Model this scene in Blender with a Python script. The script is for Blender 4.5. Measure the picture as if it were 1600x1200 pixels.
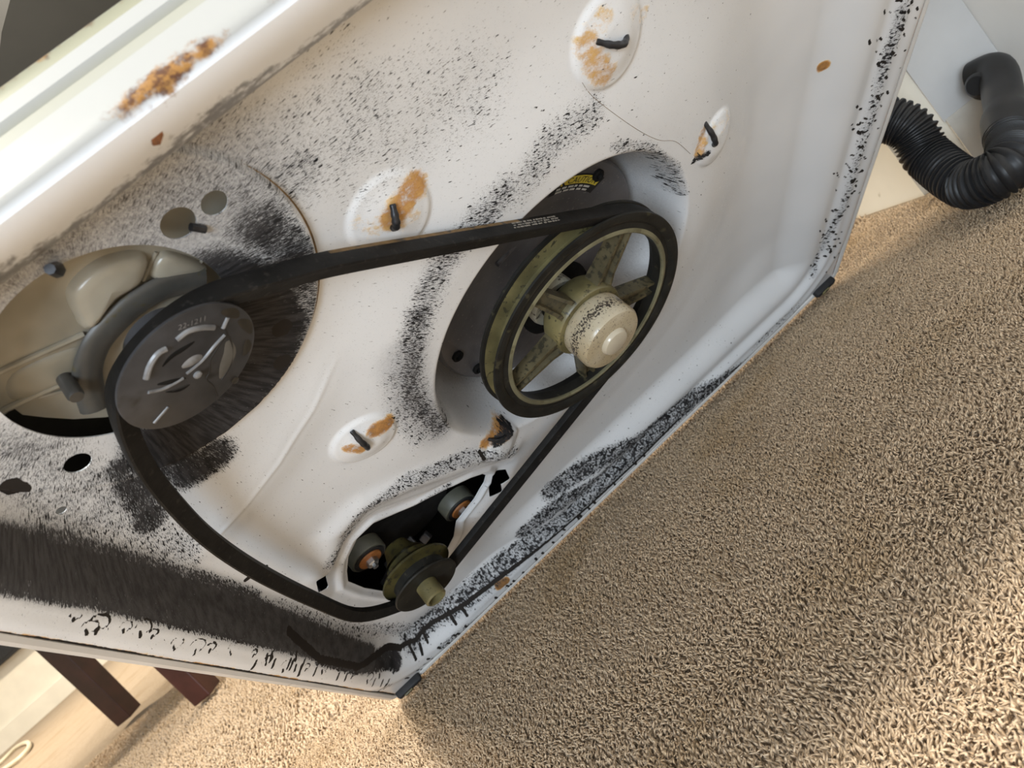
import bpy, bmesh, math, random
import numpy as np
from mathutils import Vector, Matrix

for o in list(bpy.data.objects):
    bpy.data.objects.remove(o, do_unlink=True)
scene = bpy.context.scene
COL = scene.collection

# ------------------------------------------------------------------ camera, light, exposure
cam_data = bpy.data.cameras.new('camera')
cam_data.sensor_width = 36.0
cam_data.lens = 26.358
cam_data.clip_start = 0.01
cam_data.dof.use_dof = True
cam_data.dof.focus_distance = 0.45
cam_data.dof.aperture_fstop = 18.0
cam = bpy.data.objects.new('camera', cam_data)
M_ = [[0.73322, 0.66249, -0.15326, 0.17562], [-0.1995, -0.00588, -0.97988, -0.75373], [-0.65007, 0.74904, 0.12786, 0.25794]]
cam.matrix_world = Matrix((M_[0], M_[1], M_[2], (0, 0, 0, 1)))
COL.objects.link(cam)
scene.camera = cam

scene.view_settings.view_transform = 'Standard'
scene.view_settings.look = 'None'
scene.view_settings.gamma = 1.0
scene.view_settings.use_curve_mapping = False
scene.view_settings.exposure = 0.10

world = bpy.data.worlds.new('room_light')
scene.world = world
world.use_nodes = True
bg = world.node_tree.nodes['Background']
bg.inputs['Color'].default_value = (0.84, 0.92, 1.0, 1)
bg.inputs['Strength'].default_value = 0.80

def area_light(name, loc, target, size, power, color):
    d = bpy.data.lights.new(name, 'AREA')
    d.shape = 'DISK'; d.size = size; d.energy = power; d.color = color
    o = bpy.data.objects.new(name, d)
    o.location = loc
    v = Vector(target) - Vector(loc)
    o.rotation_euler = v.to_track_quat('-Z', 'Y').to_euler()
    COL.objects.link(o)
    return o
# the ceiling lamp above the washer, a lamp behind it, and two unseen fills
area_light('ceiling_lamp', (-0.44, -0.90, 2.35), (-0.3, -0.5, 0.0), 0.36, 74.0, (1.0, 0.95, 0.86))
area_light('laundry_lamp', (0.35, 1.90, 2.20), (0.70, 0.0, 0.0), 0.22, 38.0, (1.0, 0.92, 0.78))
area_light('back_left_fill', (-2.2, 2.6, 2.3), (-1.6, 2.4, 0.0), 0.5, 120.0, (1.0, 0.88, 0.70))  # added fill without a visible source, brightens the far-left carpet and wall
area_light('front_left_fill', (-0.85, -2.3, 0.46), (0.3, -0.2, 0.15), 0.85, 38.0, (0.78, 0.89, 1.0))  # unseen soft fill from front left, set low to brighten the underside

# ------------------------------------------------------------------ helpers
def nmat(name):
    m = bpy.data.materials.new(name)
    m.use_nodes = True
    nt = m.node_tree
    b = nt.nodes['Principled BSDF']
    return m, nt, b
def N(nt, t, **kw):
    n = nt.nodes.new(t)
    for k, v in kw.items():
        setattr(n, k, v)
    return n
def L(nt, a, b):
    nt.links.new(a, b)
def noise(nt, vec, scale, detail=3.0, rough=0.55):
    n = N(nt, 'ShaderNodeTexNoise')
    n.inputs['Scale'].default_value = scale
    n.inputs['Detail'].default_value = detail
    n.inputs['Roughness'].default_value = rough
    if vec is not None:
        L(nt, vec, n.inputs['Vector'])
    return n.outputs['Fac']
def mrange(nt, val, a, b, c=0.0, d=1.0, smooth=True):
    n = N(nt, 'ShaderNodeMapRange')
    n.interpolation_type = 'SMOOTHSTEP' if smooth else 'LINEAR'
    for i, v in ((1, a), (2, b), (3, c), (4, d)):
        if hasattr(v, 'is_linked') or hasattr(v, 'node'):
            L(nt, v, n.inputs[i])
        else:
            n.inputs[i].default_value = v
    L(nt, val, n.inputs[0])
    return n.outputs[0]
def math_(nt, op, a, b=None):
    n = N(nt, 'ShaderNodeMath', operation=op)
    for i, v in ((0, a), (1, b)):
        if v is None: continue
        if hasattr(v, 'node'): L(nt, v, n.inputs[i])
        else: n.inputs[i].default_value = v
    return n.outputs[0]
def mix(nt, fac, a, b):
    n = N(nt, 'ShaderNodeMix', data_type='RGBA')
    for s, v in ((n.inputs[0], fac), (n.inputs[6], a), (n.inputs[7], b)):
        if hasattr(v, 'node'): L(nt, v, s)
        elif isinstance(v, tuple): s.default_value = (*v, 1)
        else: s.default_value = v
    return n.outputs[2]
def obj_coord(nt):
    return N(nt, 'ShaderNodeTexCoord').outputs['Object']
def bump(nt, b, h, strength, dist):
    n = N(nt, 'ShaderNodeBump')
    n.inputs['Strength'].default_value = strength
    n.inputs['Distance'].default_value = dist
    L(nt, h, n.inputs['Height'])
    L(nt, n.outputs[0], b.inputs['Normal'])

def simple(name, col, rough=0.5, metal=0.0, var=0.25, scale=60.0, dirt=None, dirt_scale=220.0, dirt_lo=0.56, bmp=0.0, coat=0.0, spec=0.5):
    m, nt, b = nmat(name)
    v = obj_coord(nt)
    n1 = noise(nt, v, scale, 4)
    c = mix(nt, mrange(nt, n1, 0.3, 0.7), tuple(x * (1 - var) for x in col), tuple(min(1, x * (1 + var * 0.6)) for x in col))
    if dirt:
        d = mrange(nt, noise(nt, v, dirt_scale, 3), dirt_lo, dirt_lo + 0.10)
        c = mix(nt, d, c, dirt)
    L(nt, c, b.inputs['Base Color'])
    b.inputs['Roughness'].default_value = rough
    b.inputs['Metallic'].default_value = metal
    b.inputs['Coat Weight'].default_value = coat
    b.inputs['Specular IOR Level'].default_value = spec
    if bmp:
        bump(nt, b, noise(nt, v, scale * 4, 3), bmp, 0.001)
    return m

def mesh_obj(name, verts, faces, mat, parent=None, smooth=True, mats=None, face_mat=None):
    me = bpy.data.meshes.new(name)
    me.from_pydata([tuple(map(float, v)) for v in verts], [], [tuple(map(int, f)) for f in faces])
    bm = bmesh.new(); bm.from_mesh(me)
    bmesh.ops.recalc_face_normals(bm, faces=bm.faces)
    bm.to_mesh(me); bm.free()
    for mm in (mats or [mat]):
        me.materials.append(mm)
    if face_mat is not None:
        me.polygons.foreach_set('material_index', face_mat)
    if smooth:
        me.polygons.foreach_set('use_smooth', [True] * len(me.polygons))
        try: me.set_sharp_from_angle(angle=math.radians(38))
        except Exception: pass
    o = bpy.data.objects.new(name, me)
    COL.objects.link(o)
    if parent: o.parent = parent
    return o
class MB:
    def __init__(s): s.v = []; s.f = []
    def add(s, v, f):
        k = len(s.v); s.v += [tuple(p) for p in v]; s.f += [tuple(i + k for i in q) for q in f]; return s
    def build(s, name, mat, parent=None, smooth=True): return mesh_obj(name, s.v, s.f, mat, parent, smooth)
def lathe(prof, seg=64, closed=False, a0=0.0, a1=None):
    """prof: list of (r, z); revolve about z"""
    full = a1 is None
    n = seg if full else seg + 1
    v = []; f = []
    for i in range(n):
        a = a0 + (2 * math.pi if full else (a1 - a0)) * i / seg
        for r, z in prof: v.append((r * math.cos(a), r * math.sin(a), z))
    m = len(prof)
    for i in range(n if full else n - 1):
        j = (i + 1) % n
        for k in range(m if closed else m - 1):
            l = (k + 1) % m
            f.append((i * m + k, j * m + k, j * m + l, i * m + l))
    return v, f
def frame_of(n):
    n = Vector(n).normalized()
    e1 = (Vector((1, 0, 0)) - n * n.x).normalized()
    return Matrix((e1, n.cross(e1), n)).transposed()
def placed(v, c, n=(0, 0, 1)):
    M = frame_of(n); c = Vector(c)
    return [tuple(M @ Vector(p) + c) for p in v]
def tube(pts, rad, seg=10, caps=True, up=(0, 0, 1)):
    pts = [Vector(p) for p in pts]; n = len(pts)
    rads = rad if hasattr(rad, '__len__') else [rad] * n
    v = []; f = []; prev = None
    for i, p in enumerate(pts):
        t = (pts[min(i + 1, n - 1)] - pts[max(i - 1, 0)]).normalized()
        if prev is None:
            u = Vector(up); 
            if abs(u.dot(t)) > 0.95: u = Vector((1, 0, 0))
            e = (u - t * u.dot(t)).normalized()
        else:
            e = (prev - t * prev.dot(t)).normalized()
        prev = e; b = t.cross(e)
        for k in range(seg):
            a = 2 * math.pi * k / seg
            v.append(tuple(p + (e * math.cos(a) + b * math.sin(a)) * rads[i]))
    for i in range(n - 1):
        for k in range(seg):
            l = (k + 1) % seg
            f.append((i * seg + k, i * seg + l, (i + 1) * seg + l, (i + 1) * seg + k))
    if caps:
        f.append(tuple(range(seg))[::-1]); f.append(tuple((n - 1) * seg + k for k in range(seg)))
    return v, f
def spline(pts, per=8, closed=False):
    P = [np.array(p, float) for p in pts]; n = len(P); out = []
    rng = range(n if closed else n - 1)
    for i in rng:
        if closed: a, b, c, d = P[(i - 1) % n], P[i], P[(i + 1) % n], P[(i + 2) % n]
        else: a, b, c, d = P[max(i - 1, 0)], P[i], P[i + 1], P[min(i + 2, n - 1)]
        for k in range(per):
            t = k / per
            out.append(0.5 * (2 * b + (c - a) * t + (2 * a - 5 * b + 4 * c - d) * t * t + (3 * b - a - 3 * c + d) * t ** 3))
    if not closed: out.append(P[-1])
    return out
def box(cx, cy, cz, sx, sy, sz, bev=0.0):
    bm = bmesh.new()
    bmesh.ops.create_cube(bm, size=1.0)
    for q in bm.verts: q.co = Vector((q.co.x * sx + cx, q.co.y * sy + cy, q.co.z * sz + cz))
    if bev: bmesh.ops.bevel(bm, geom=list(bm.edges), offset=bev, segments=2, affect='EDGES', profile=0.5)
    bm.verts.ensure_lookup_table(); bm.verts.index_update()
    v = [tuple(q.co) for q in bm.verts]; f = [tuple(q.index for q in p.verts) for p in bm.faces]
    bm.free(); return v, f
def prism(poly, z0, z1):
    n = len(poly)
    v = [(p[0], p[1], z0) for p in poly] + [(p[0], p[1], z1) for p in poly]
    f = [tuple(range(n))[::-1], tuple(range(n, 2 * n))] + [(i, (i + 1) % n, n + (i + 1) % n, n + i) for i in range(n)]
    return v, f
def tag(o, label, cat, group=None, kind=None):
    if label: o['label'] = label
    if cat: o['category'] = cat
    if group: o['group'] = group
    if kind: o['kind'] = kind
    return o
def empty(name, loc=(0, 0, 0), parent=None):
    o = bpy.data.objects.new(name, None); o.empty_display_size = 0.05
    o.location = loc; COL.objects.link(o)
    if parent: o.parent = parent
    return o


# ---- height of the pressed steel base, metres, in the washer's own frame ----
def sst(a, b, v):
    t = np.clip((v - a) / (b - a), 0, 1)
    return t * t * (3 - 2 * t)
W, H = 0.65, 0.632
DISH = (0.315, 0.3365, 0.1120)
PUMPC = (0.125, 0.545, 0.0800)
HOLE = (0.1192, 0.5479, 0.0454)
def seg_dist(x, y, pts):
    d = np.full(np.shape(x), 1e9)
    for (ax, ay), (bx, by) in zip(pts[:-1], pts[1:]):
        vx, vy = bx - ax, by - ay
        t = np.clip(((x - ax) * vx + (y - ay) * vy) / (vx * vx + vy * vy + 1e-12), 0, 1)
        d = np.minimum(d, np.hypot(x - ax - t * vx, y - ay - t * vy))
    return d
def poly_sd(x, y, poly):
    n = len(poly)
    d = seg_dist(x, y, list(poly) + [poly[0]])
    ins = np.zeros(np.shape(x), bool)
    for i in range(n):
        ax, ay = poly[i]; bx, by = poly[(i + 1) % n]
        if ay == by: continue
        c = ((ay > y) != (by > y)) & (x < (bx - ax) * (y - ay) / (by - ay) + ax)
        ins ^= c
    return np.where(ins, -d, d)
DOMES = [(0.376, 0.506, 0.0235, 0.0055), (0.455, 0.374, 0.019, 0.0050), (0.238, 0.508, 0.0215, 0.0045),
         (0.158, 0.380, 0.0205, 0.0050), (0.227, 0.251, 0.016, 0.005)]
MOTOR = [(0.071,0.217),(0.078,0.233),(0.088,0.250),(0.103,0.263),(0.118,0.264),(0.132,0.252),(0.145,0.241),(0.169,0.229),(0.190,0.215),(0.203,0.200),(0.205,0.190),(0.200,0.178),
         (0.185,0.165),(0.161,0.155),(0.150,0.132),(0.128,0.110),(0.100,0.108),(0.083,0.124),(0.077,0.150),(0.072,0.185)]
RIDGE = [(0.076,0.275),(0.098,0.308),(0.126,0.312),(0.162,0.295),(0.208,0.256),(0.228,0.224)]
FOLD = [(0.176,0.452),(0.150,0.432),(0.117,0.414),(0.088,0.404),(0.058,0.398)]
def hgt(x, y):
    x = np.asarray(x, float); y = np.asarray(y, float)
    # picture-frame flange with rounded inner corners, open at the front rail
    dx = np.minimum(x, W - x); dy = y
    r = 0.05
    qx = np.maximum(r + 0.03 - dx, 0); qy = np.maximum(r + 0.03 - dy, 0)
    dfr = np.where((qx > 0) & (qy > 0), r + 0.03 - np.hypot(qx, qy), np.minimum(dx, dy))
    left = sst(0.25, 0.15, x)
    t = left * sst(0.014, 0.046, dfr) + (1 - left) * (0.30 * sst(0.018, 0.034, dfr) + 0.70 * sst(0.040, 0.085, dfr))
    h = -0.001 - 0.024 * t
    h = h + 0.0045 * np.exp(-((dfr - 0.006) / 0.007) ** 2) * 0.5
    # mound round the big dish, then the dish itself
    d = np.hypot(x - DISH[0], y - DISH[1])
    m = sst(0.205, 0.125, d)
    h = h + 0.009 * m * sst(0.03, 0.09, dfr)
    R = DISH[2]
    h = h - np.where(d < R + 0.012, 0.060 * sst(R + 0.002, R - 0.022, d), 0)
    # shallow valley to the right of the dish
    h = h - 0.008 * np.exp(-(((x - 0.52) / 0.045) ** 2)) * sst(0.06, 0.14, y)
    # raised disc round the pump
    dp = np.hypot(x - PUMPC[0], y - PUMPC[1])
    h = h + 0.0035 * sst(PUMPC[2] + 0.0012, PUMPC[2] - 0.0012, dp)
    # long soft fold
    fs = seg_dist(x, y, FOLD)
    side = np.where((y - 0.398) * (0.117 - 0.058) - (x - 0.058) * (0.414 - 0.398) > 0, 1.0, 0.0)
    fe = sst(0.190, 0.150, x)
    h = h + fe * (0.0005 * np.exp(-(fs / 0.0016) ** 2) + 0.0018 * np.exp(-(fs / 0.014) ** 2))
    # anchor domes
    for cx, cy, rr, hh in DOMES:
        dd = np.hypot(x - cx, y - cy) / rr
        h = h + hh * (0.40 * sst(1.06, 0.90, dd) + 0.60 * sst(1.0, 0.30, dd))
    # collar and ridge round the motor opening
    md = poly_sd(x, y, MOTOR)
    h = h - 0.006 * sst(0.030, 0.008, md)
    h = h + 0.005 * np.exp(-(seg_dist(x, y, RIDGE) / 0.012) ** 2)
    h = h + 0.003 * np.exp(-((md - 0.006) / 0.0035) ** 2)
    return h

# ------------------------------------------------------------------ materials
SOOT = (0.011, 0.0105, 0.011)
def enamel_material():
    m, nt, b = nmat('white_enamel_with_rubber_soot')
    at = lambda n: N(nt, 'ShaderNodeAttribute', attribute_name=n)
    v = obj_coord(nt)
    soot = at('soot').outputs['Fac']; rust = at('rust').outputs['Fac']; haze = at('film').outputs['Fac']
    crust = at('crust').outputs['Fac']
    flow = at('flow').outputs['Vector']
    mp = N(nt, 'ShaderNodeVectorMath', operation='MULTIPLY'); mp.inputs[1].default_value = (1.0, 0.20, 1.0)
    L(nt, flow, mp.inputs[0])
    base = mix(nt, mrange(nt, noise(nt, v, 9, 2), 0.3, 0.7), (0.645, 0.660, 0.675), (0.70, 0.715, 0.730))
    # thin grey film of rubber dust
    base = mix(nt, math_(nt, 'MULTIPLY', haze, mrange(nt, noise(nt, v, 700, 4, 0.7), 0.25, 0.75, 0.35, 1.0)), base, (0.23, 0.235, 0.25))
    # flung streaks
    s1 = noise(nt, mp.outputs[0], 2000, 3.0, 0.62)
    s2 = noise(nt, v, 2400, 2.0, 0.6)
    s3 = noise(nt, mp.outputs[0], 1000, 2.0, 0.6)
    patch = noise(nt, v, 85, 5, 0.7)
    dens = math_(nt, 'ADD', soot, math_(nt, 'MULTIPLY', math_(nt, 'SUBTRACT', patch, 0.5), math_(nt, 'MULTIPLY', soot, 0.9)))
    th = mrange(nt, dens, 0.0, 1.0, 0.76, 0.22, False)
    a1 = mrange(nt, s1, math_(nt, 'SUBTRACT', th, 0.01), math_(nt, 'ADD', th, 0.13))
    a2 = mrange(nt, s2, math_(nt, 'ADD', th, 0.02), math_(nt, 'ADD', th, 0.14))
    a3 = mrange(nt, s3, math_(nt, 'ADD', th, 0.03), math_(nt, 'ADD', th, 0.12))
    a = math_(nt, 'MAXIMUM', a1, math_(nt, 'MAXIMUM', a3, math_(nt, 'MULTIPLY', a2, 0.85)))
    gate = mrange(nt, soot, 0.02, 0.08)
    a = math_(nt, 'MULTIPLY', a, gate)
    sootc = mix(nt, mrange(nt, noise(nt, mp.outputs[0], 300, 3), 0.35, 0.7), SOOT, (0.040, 0.039, 0.041))
    sootc = mix(nt, math_(nt, 'MULTIPLY', mrange(nt, haze, 0.3, 0.8), 0.9), sootc, mix(nt, mrange(nt, noise(nt, mp.outputs[0], 500, 4, 0.7), 0.3, 0.7), (0.040, 0.039, 0.041), (0.082, 0.080, 0.082)))
    # rust
    rn = math_(nt, 'ADD', math_(nt, 'MULTIPLY', noise(nt, v, 170, 5, 0.7), 0.6), math_(nt, 'MULTIPLY', noise(nt, mp.outputs[0], 420, 4, 0.7), 0.4))
    rcol = N(nt, 'ShaderNodeValToRGB')
    e = rcol.color_ramp.elements
    e[0].position = 0.10; e[0].color = (0.030, 0.014, 0.007, 1)
    e[1].position = 0.80; e[1].color = (0.66, 0.45, 0.17, 1)
    x = e.new(0.42); x.color = (0.42, 0.19, 0.035, 1)
    L(nt, mrange(nt, math_(nt, 'ADD', math_(nt, 'MULTIPLY', rn, 0.6), math_(nt, 'MULTIPLY', math_(nt, 'SUBTRACT', 1.0, rust), 0.45)), 0.15, 0.75, 0, 1, False), rcol.inputs[0])
    ra = math_(nt, 'MULTIPLY', mrange(nt, math_(nt, 'ADD', rust, math_(nt, 'MULTIPLY', math_(nt, 'SUBTRACT', rn, 0.5), 2.2)), 0.28, 0.85), 0.95)
    ra = math_(nt, 'MULTIPLY', ra, mrange(nt, rust, 0.03, 0.12))
    c = mix(nt, ra, base, rcol.outputs[0])
    c = mix(nt, a, c, sootc)
    # thick greasy crust lines
    ca = mrange(nt, math_(nt, 'ADD', crust, math_(nt, 'MULTIPLY', math_(nt, 'SUBTRACT', noise(nt, v, 260, 3), 0.5), 0.9)), 0.42, 0.58)
    ca = math_(nt, 'MULTIPLY', ca, mrange(nt, crust, 0.02, 0.1))
    c = mix(nt, ca, c, (0.022, 0.019, 0.017))
    L(nt, c, b.inputs['Base Color'])
    allm = math_(nt, 'MAXIMUM', math_(nt, 'MAXIMUM', a, ra), ca)
    L(nt, mrange(nt, allm, 0, 1, 0.24, 0.75, False), b.inputs['Roughness'])
    L(nt, mrange(nt, allm, 0, 1, 0.5, 0.12, False), b.inputs['Specular IOR Level'])
    hgt_ = math_(nt, 'ADD', math_(nt, 'MULTIPLY', allm, 0.7), math_(nt, 'MULTIPLY', noise(nt, v, 60, 2), 0.15))
    bump(nt, b, hgt_, 0.35, 0.0008)
    return m
ENAMEL = enamel_material()

def rail_material():
    m, nt, b = nmat('white_rail_with_rust_edge')
    v = obj_coord(nt)
    rust = N(nt, 'ShaderNodeAttribute', attribute_name='rust').outputs['Fac']
    soot = N(nt, 'ShaderNodeAttribute', attribute_name='soot').outputs['Fac']
    yel = N(nt, 'ShaderNodeAttribute', attribute_name='yellow').outputs['Fac']
    rn = noise(nt, v, 120, 5, 0.65)
    ra = mrange(nt, math_(nt, 'ADD', rust, math_(nt, 'MULTIPLY', math_(nt, 'SUBTRACT', rn, 0.5), 1.6)), 0.35, 0.75)
    ra = math_(nt, 'MULTIPLY', ra, mrange(nt, rust, 0.03, 0.15))
    rc = mix(nt, mrange(nt, noise(nt, v, 300, 3), 0.4, 0.62), (0.28, 0.135, 0.03), (0.085, 0.03, 0.008))
    front_dim = N(nt, 'ShaderNodeAttribute', attribute_name='front_dim').outputs['Fac']
    c = mix(nt, front_dim, (0.80, 0.83, 0.87), (0.345, 0.342, 0.325))  # lit front face painted darker to offset lamp glare; same paint as the flange
    c = mix(nt, yel, c, (0.27, 0.26, 0.175))
    c = mix(nt, ra, c, rc)
    sa = mrange(nt, math_(nt, 'ADD', soot, math_(nt, 'MULTIPLY', math_(nt, 'SUBTRACT', noise(nt, v, 170, 4, 0.65), 0.5), 1.3)), 0.42, 0.75)
    sa = math_(nt, 'MULTIPLY', sa, mrange(nt, soot, 0.03, 0.15))
    c = mix(nt, math_(nt, 'MULTIPLY', sa, 0.85), c, (0.10, 0.095, 0.09))
    L(nt, c, b.inputs['Base Color'])
    b.inputs['Roughness'].default_value = 0.3
    return m
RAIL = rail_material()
CABINET = simple('white_cabinet_paint', (0.60, 0.585, 0.56), 0.35, 0, 0.08, 12, (0.16, 0.09, 0.05), 70, 0.70)
BELT = simple('black_belt_rubber', (0.008, 0.0075, 0.007), 0.6, 0, 0.35, 90, (0.022, 0.02, 0.018), 300, 0.6, 0.15, spec=0.22)
BELT_TOP = simple('brown_belt_fabric', (0.16, 0.095, 0.035), 0.8, 0, 0.35, 200, (0.05, 0.04, 0.03), 160, 0.55)
PRINT = simple('faded_belt_print', (0.22, 0.20, 0.17), 0.8, 0, 0.3, 400)
GREEN = simple('grimy_green_pulley_plastic', (0.096, 0.080, 0.043), 0.42, 0, 0.4, 45, (0.032, 0.028, 0.017), 260, 0.50)
GREEN_CLEAN = simple('yellow_green_pulley_plastic', (0.158, 0.135, 0.060), 0.4, 0, 0.5, 30, (0.045, 0.04, 0.022), 240, 0.57)
GREEN_DIM = simple('oily_olive_plastic', (0.052, 0.044, 0.015), 0.45, 0, 0.4, 60, (0.02, 0.018, 0.010), 200, 0.54, spec=0.25)
RIMBLACK = simple('rubber_blackened_rim', (0.014, 0.0135, 0.0115), 0.5, 0, 0.35, 70, (0.045, 0.041, 0.026), 120, 0.62, 0.1, spec=0.25)
RIMEDGE = simple('worn_rim_edge', (0.15, 0.14, 0.085), 0.38, 0, 0.3, 40, (0.10, 0.09, 0.05), 110, 0.55)
DRUM = simple('dark_grey_cast_drum', (0.125, 0.122, 0.128), 0.42, 0.15, 0.35, 22, (0.20, 0.18, 0.165), 420, 0.62, 0.1)
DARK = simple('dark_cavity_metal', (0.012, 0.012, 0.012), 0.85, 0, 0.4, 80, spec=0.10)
SHADEPLATE = simple('dark_brown_shade_plate', (0.012, 0.010, 0.007), 0.9, 0, 0.3, 30, spec=0.10)
STEEL = simple('zinc_steel', (0.50, 0.50, 0.50), 0.3, 0.9, 0.3, 160)
GREYMETAL = simple('dull_grey_metal', (0.12, 0.12, 0.13), 0.4, 0.6, 0.35, 120)
ORANGE = simple('orange_fibre_washer', (0.36, 0.13, 0.03), 0.6, 0, 0.25, 180)
ROLLER = simple('grey_roller_plastic', (0.10, 0.10, 0.078), 0.45, 0, 0.2, 70)
WIRE = simple('blackened_wire', (0.035, 0.036, 0.040), 0.38, 0.5, 0.4, 200, spec=0.40)
RUBBER = simple('black_rubber', (0.02, 0.02, 0.021), 0.6, 0, 0.3, 90, spec=0.25)
HOSE = simple('black_hose_plastic', (0.016, 0.016, 0.017), 0.42, 0, 0.3, 40, spec=0.30)
PUMPGREY = simple('smoky_grey_pump_disc', (0.044, 0.045, 0.049), 0.40, 0, 0.30, 55, (0.016, 0.015, 0.014), 38, 0.60, spec=0.3)
PUMPRIB = simple('pale_grey_pump_rib', (0.20, 0.205, 0.215), 0.3, 0, 0.35, 160)
TUB = simple('brown_grey_tub', (0.085, 0.070, 0.050), 0.6, 0, 0.2, 8)
YELLOW = simple('yellow_label', (0.62, 0.50, 0.05), 0.5, 0, 0.15, 80)
INK = simple('black_print', (0.012, 0.012, 0.012), 0.6, 0, 0.2, 80)
PALEINK = simple('pale_print', (0.55, 0.55, 0.52), 0.6, 0, 0.2, 80)
WOOD = simple('dark_mahogany', (0.045, 0.013, 0.010), 0.35, 0, 0.4, 14)

def hub_material():
    m, nt, b = nmat('cream_nylon_hub')
    v = obj_coord(nt)
    sx = N(nt, 'ShaderNodeSeparateXYZ'); L(nt, v, sx.inputs[0])
    c = mix(nt, mrange(nt, noise(nt, v, 30, 2), 0.3, 0.7), (0.36, 0.295, 0.185), (0.44, 0.385, 0.28))
    band = mrange(nt, math_(nt, 'ABSOLUTE', math_(nt, 'SUBTRACT', sx.outputs[2], 0.0095)), 0.0065, 0.001)
    fl = mrange(nt, math_(nt, 'ADD', noise(nt, v, 700, 3, 0.6), math_(nt, 'MULTIPLY', band, 0.15)), 0.60, 0.68)
    c = mix(nt, fl, c, (0.05, 0.04, 0.032))
    L(nt, c, b.inputs['Base Color'])
    b.inputs['Roughness'].default_value = 0.28
    b.inputs['Subsurface Weight'].default_value = 0.15
    b.inputs['Subsurface Radius'].default_value = (0.004, 0.003, 0.002)
    return m
HUB = hub_material()
def pump_plastic():
    m, nt, b = nmat('milky_pump_plastic')
    v = obj_coord(nt)
    c = mix(nt, mrange(nt, noise(nt, v, 22, 3), 0.3, 0.7), (0.24, 0.222, 0.175), (0.40, 0.375, 0.31))
    L(nt, c, b.inputs['Base Color'])
    b.inputs['Roughness'].default_value = 0.25
    b.inputs['Subsurface Weight'].default_value = 0.2
    b.inputs['Subsurface Radius'].default_value = (0.006, 0.005, 0.003)
    return m
PUMPPLASTIC = pump_plastic()

# ------------------------------------------------------------------ the setting
def carpet_material(fibre):
    m, nt, b = nmat('tan_carpet_fibre' if fibre else 'tan_carpet_backing')
    geo = N(nt, 'ShaderNodeNewGeometry')
    p = geo.outputs['Position']
    big = noise(nt, p, 7, 4, 0.6)
    fine = noise(nt, p, 520 if fibre else 260, 3, 0.7)
    c = mix(nt, mrange(nt, fine, 0.32, 0.70), (0.54, 0.390, 0.245), (0.76, 0.585, 0.40))
    c = mix(nt, mrange(nt, big, 0.50, 0.72), c, (0.54, 0.38, 0.22))
    stain = noise(nt, p, 26, 4, 0.6)
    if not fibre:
        c = mix(nt, 0.36, c, (0.0, 0.0, 0.0))  # backing darkened to stand in for the pile's self-shadow
    c = mix(nt, math_(nt, 'MULTIPLY', mrange(nt, stain, 0.66, 0.74), 0.55), c, (0.20, 0.135, 0.08))
    L(nt, c, b.inputs['Base Color'])
    b.inputs['Roughness'].default_value = 0.95
    b.inputs['Specular IOR Level'].default_value = 0.1
    b.inputs['Sheen Weight'].default_value = 0.15
    if not fibre:
        bump(nt, b, noise(nt, p, 240, 3, 0.7), 1.0, 0.006)
    return m
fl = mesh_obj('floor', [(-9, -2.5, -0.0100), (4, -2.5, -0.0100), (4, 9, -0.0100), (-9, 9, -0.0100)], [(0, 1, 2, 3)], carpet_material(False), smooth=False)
fl['kind'] = 'structure'

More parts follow.
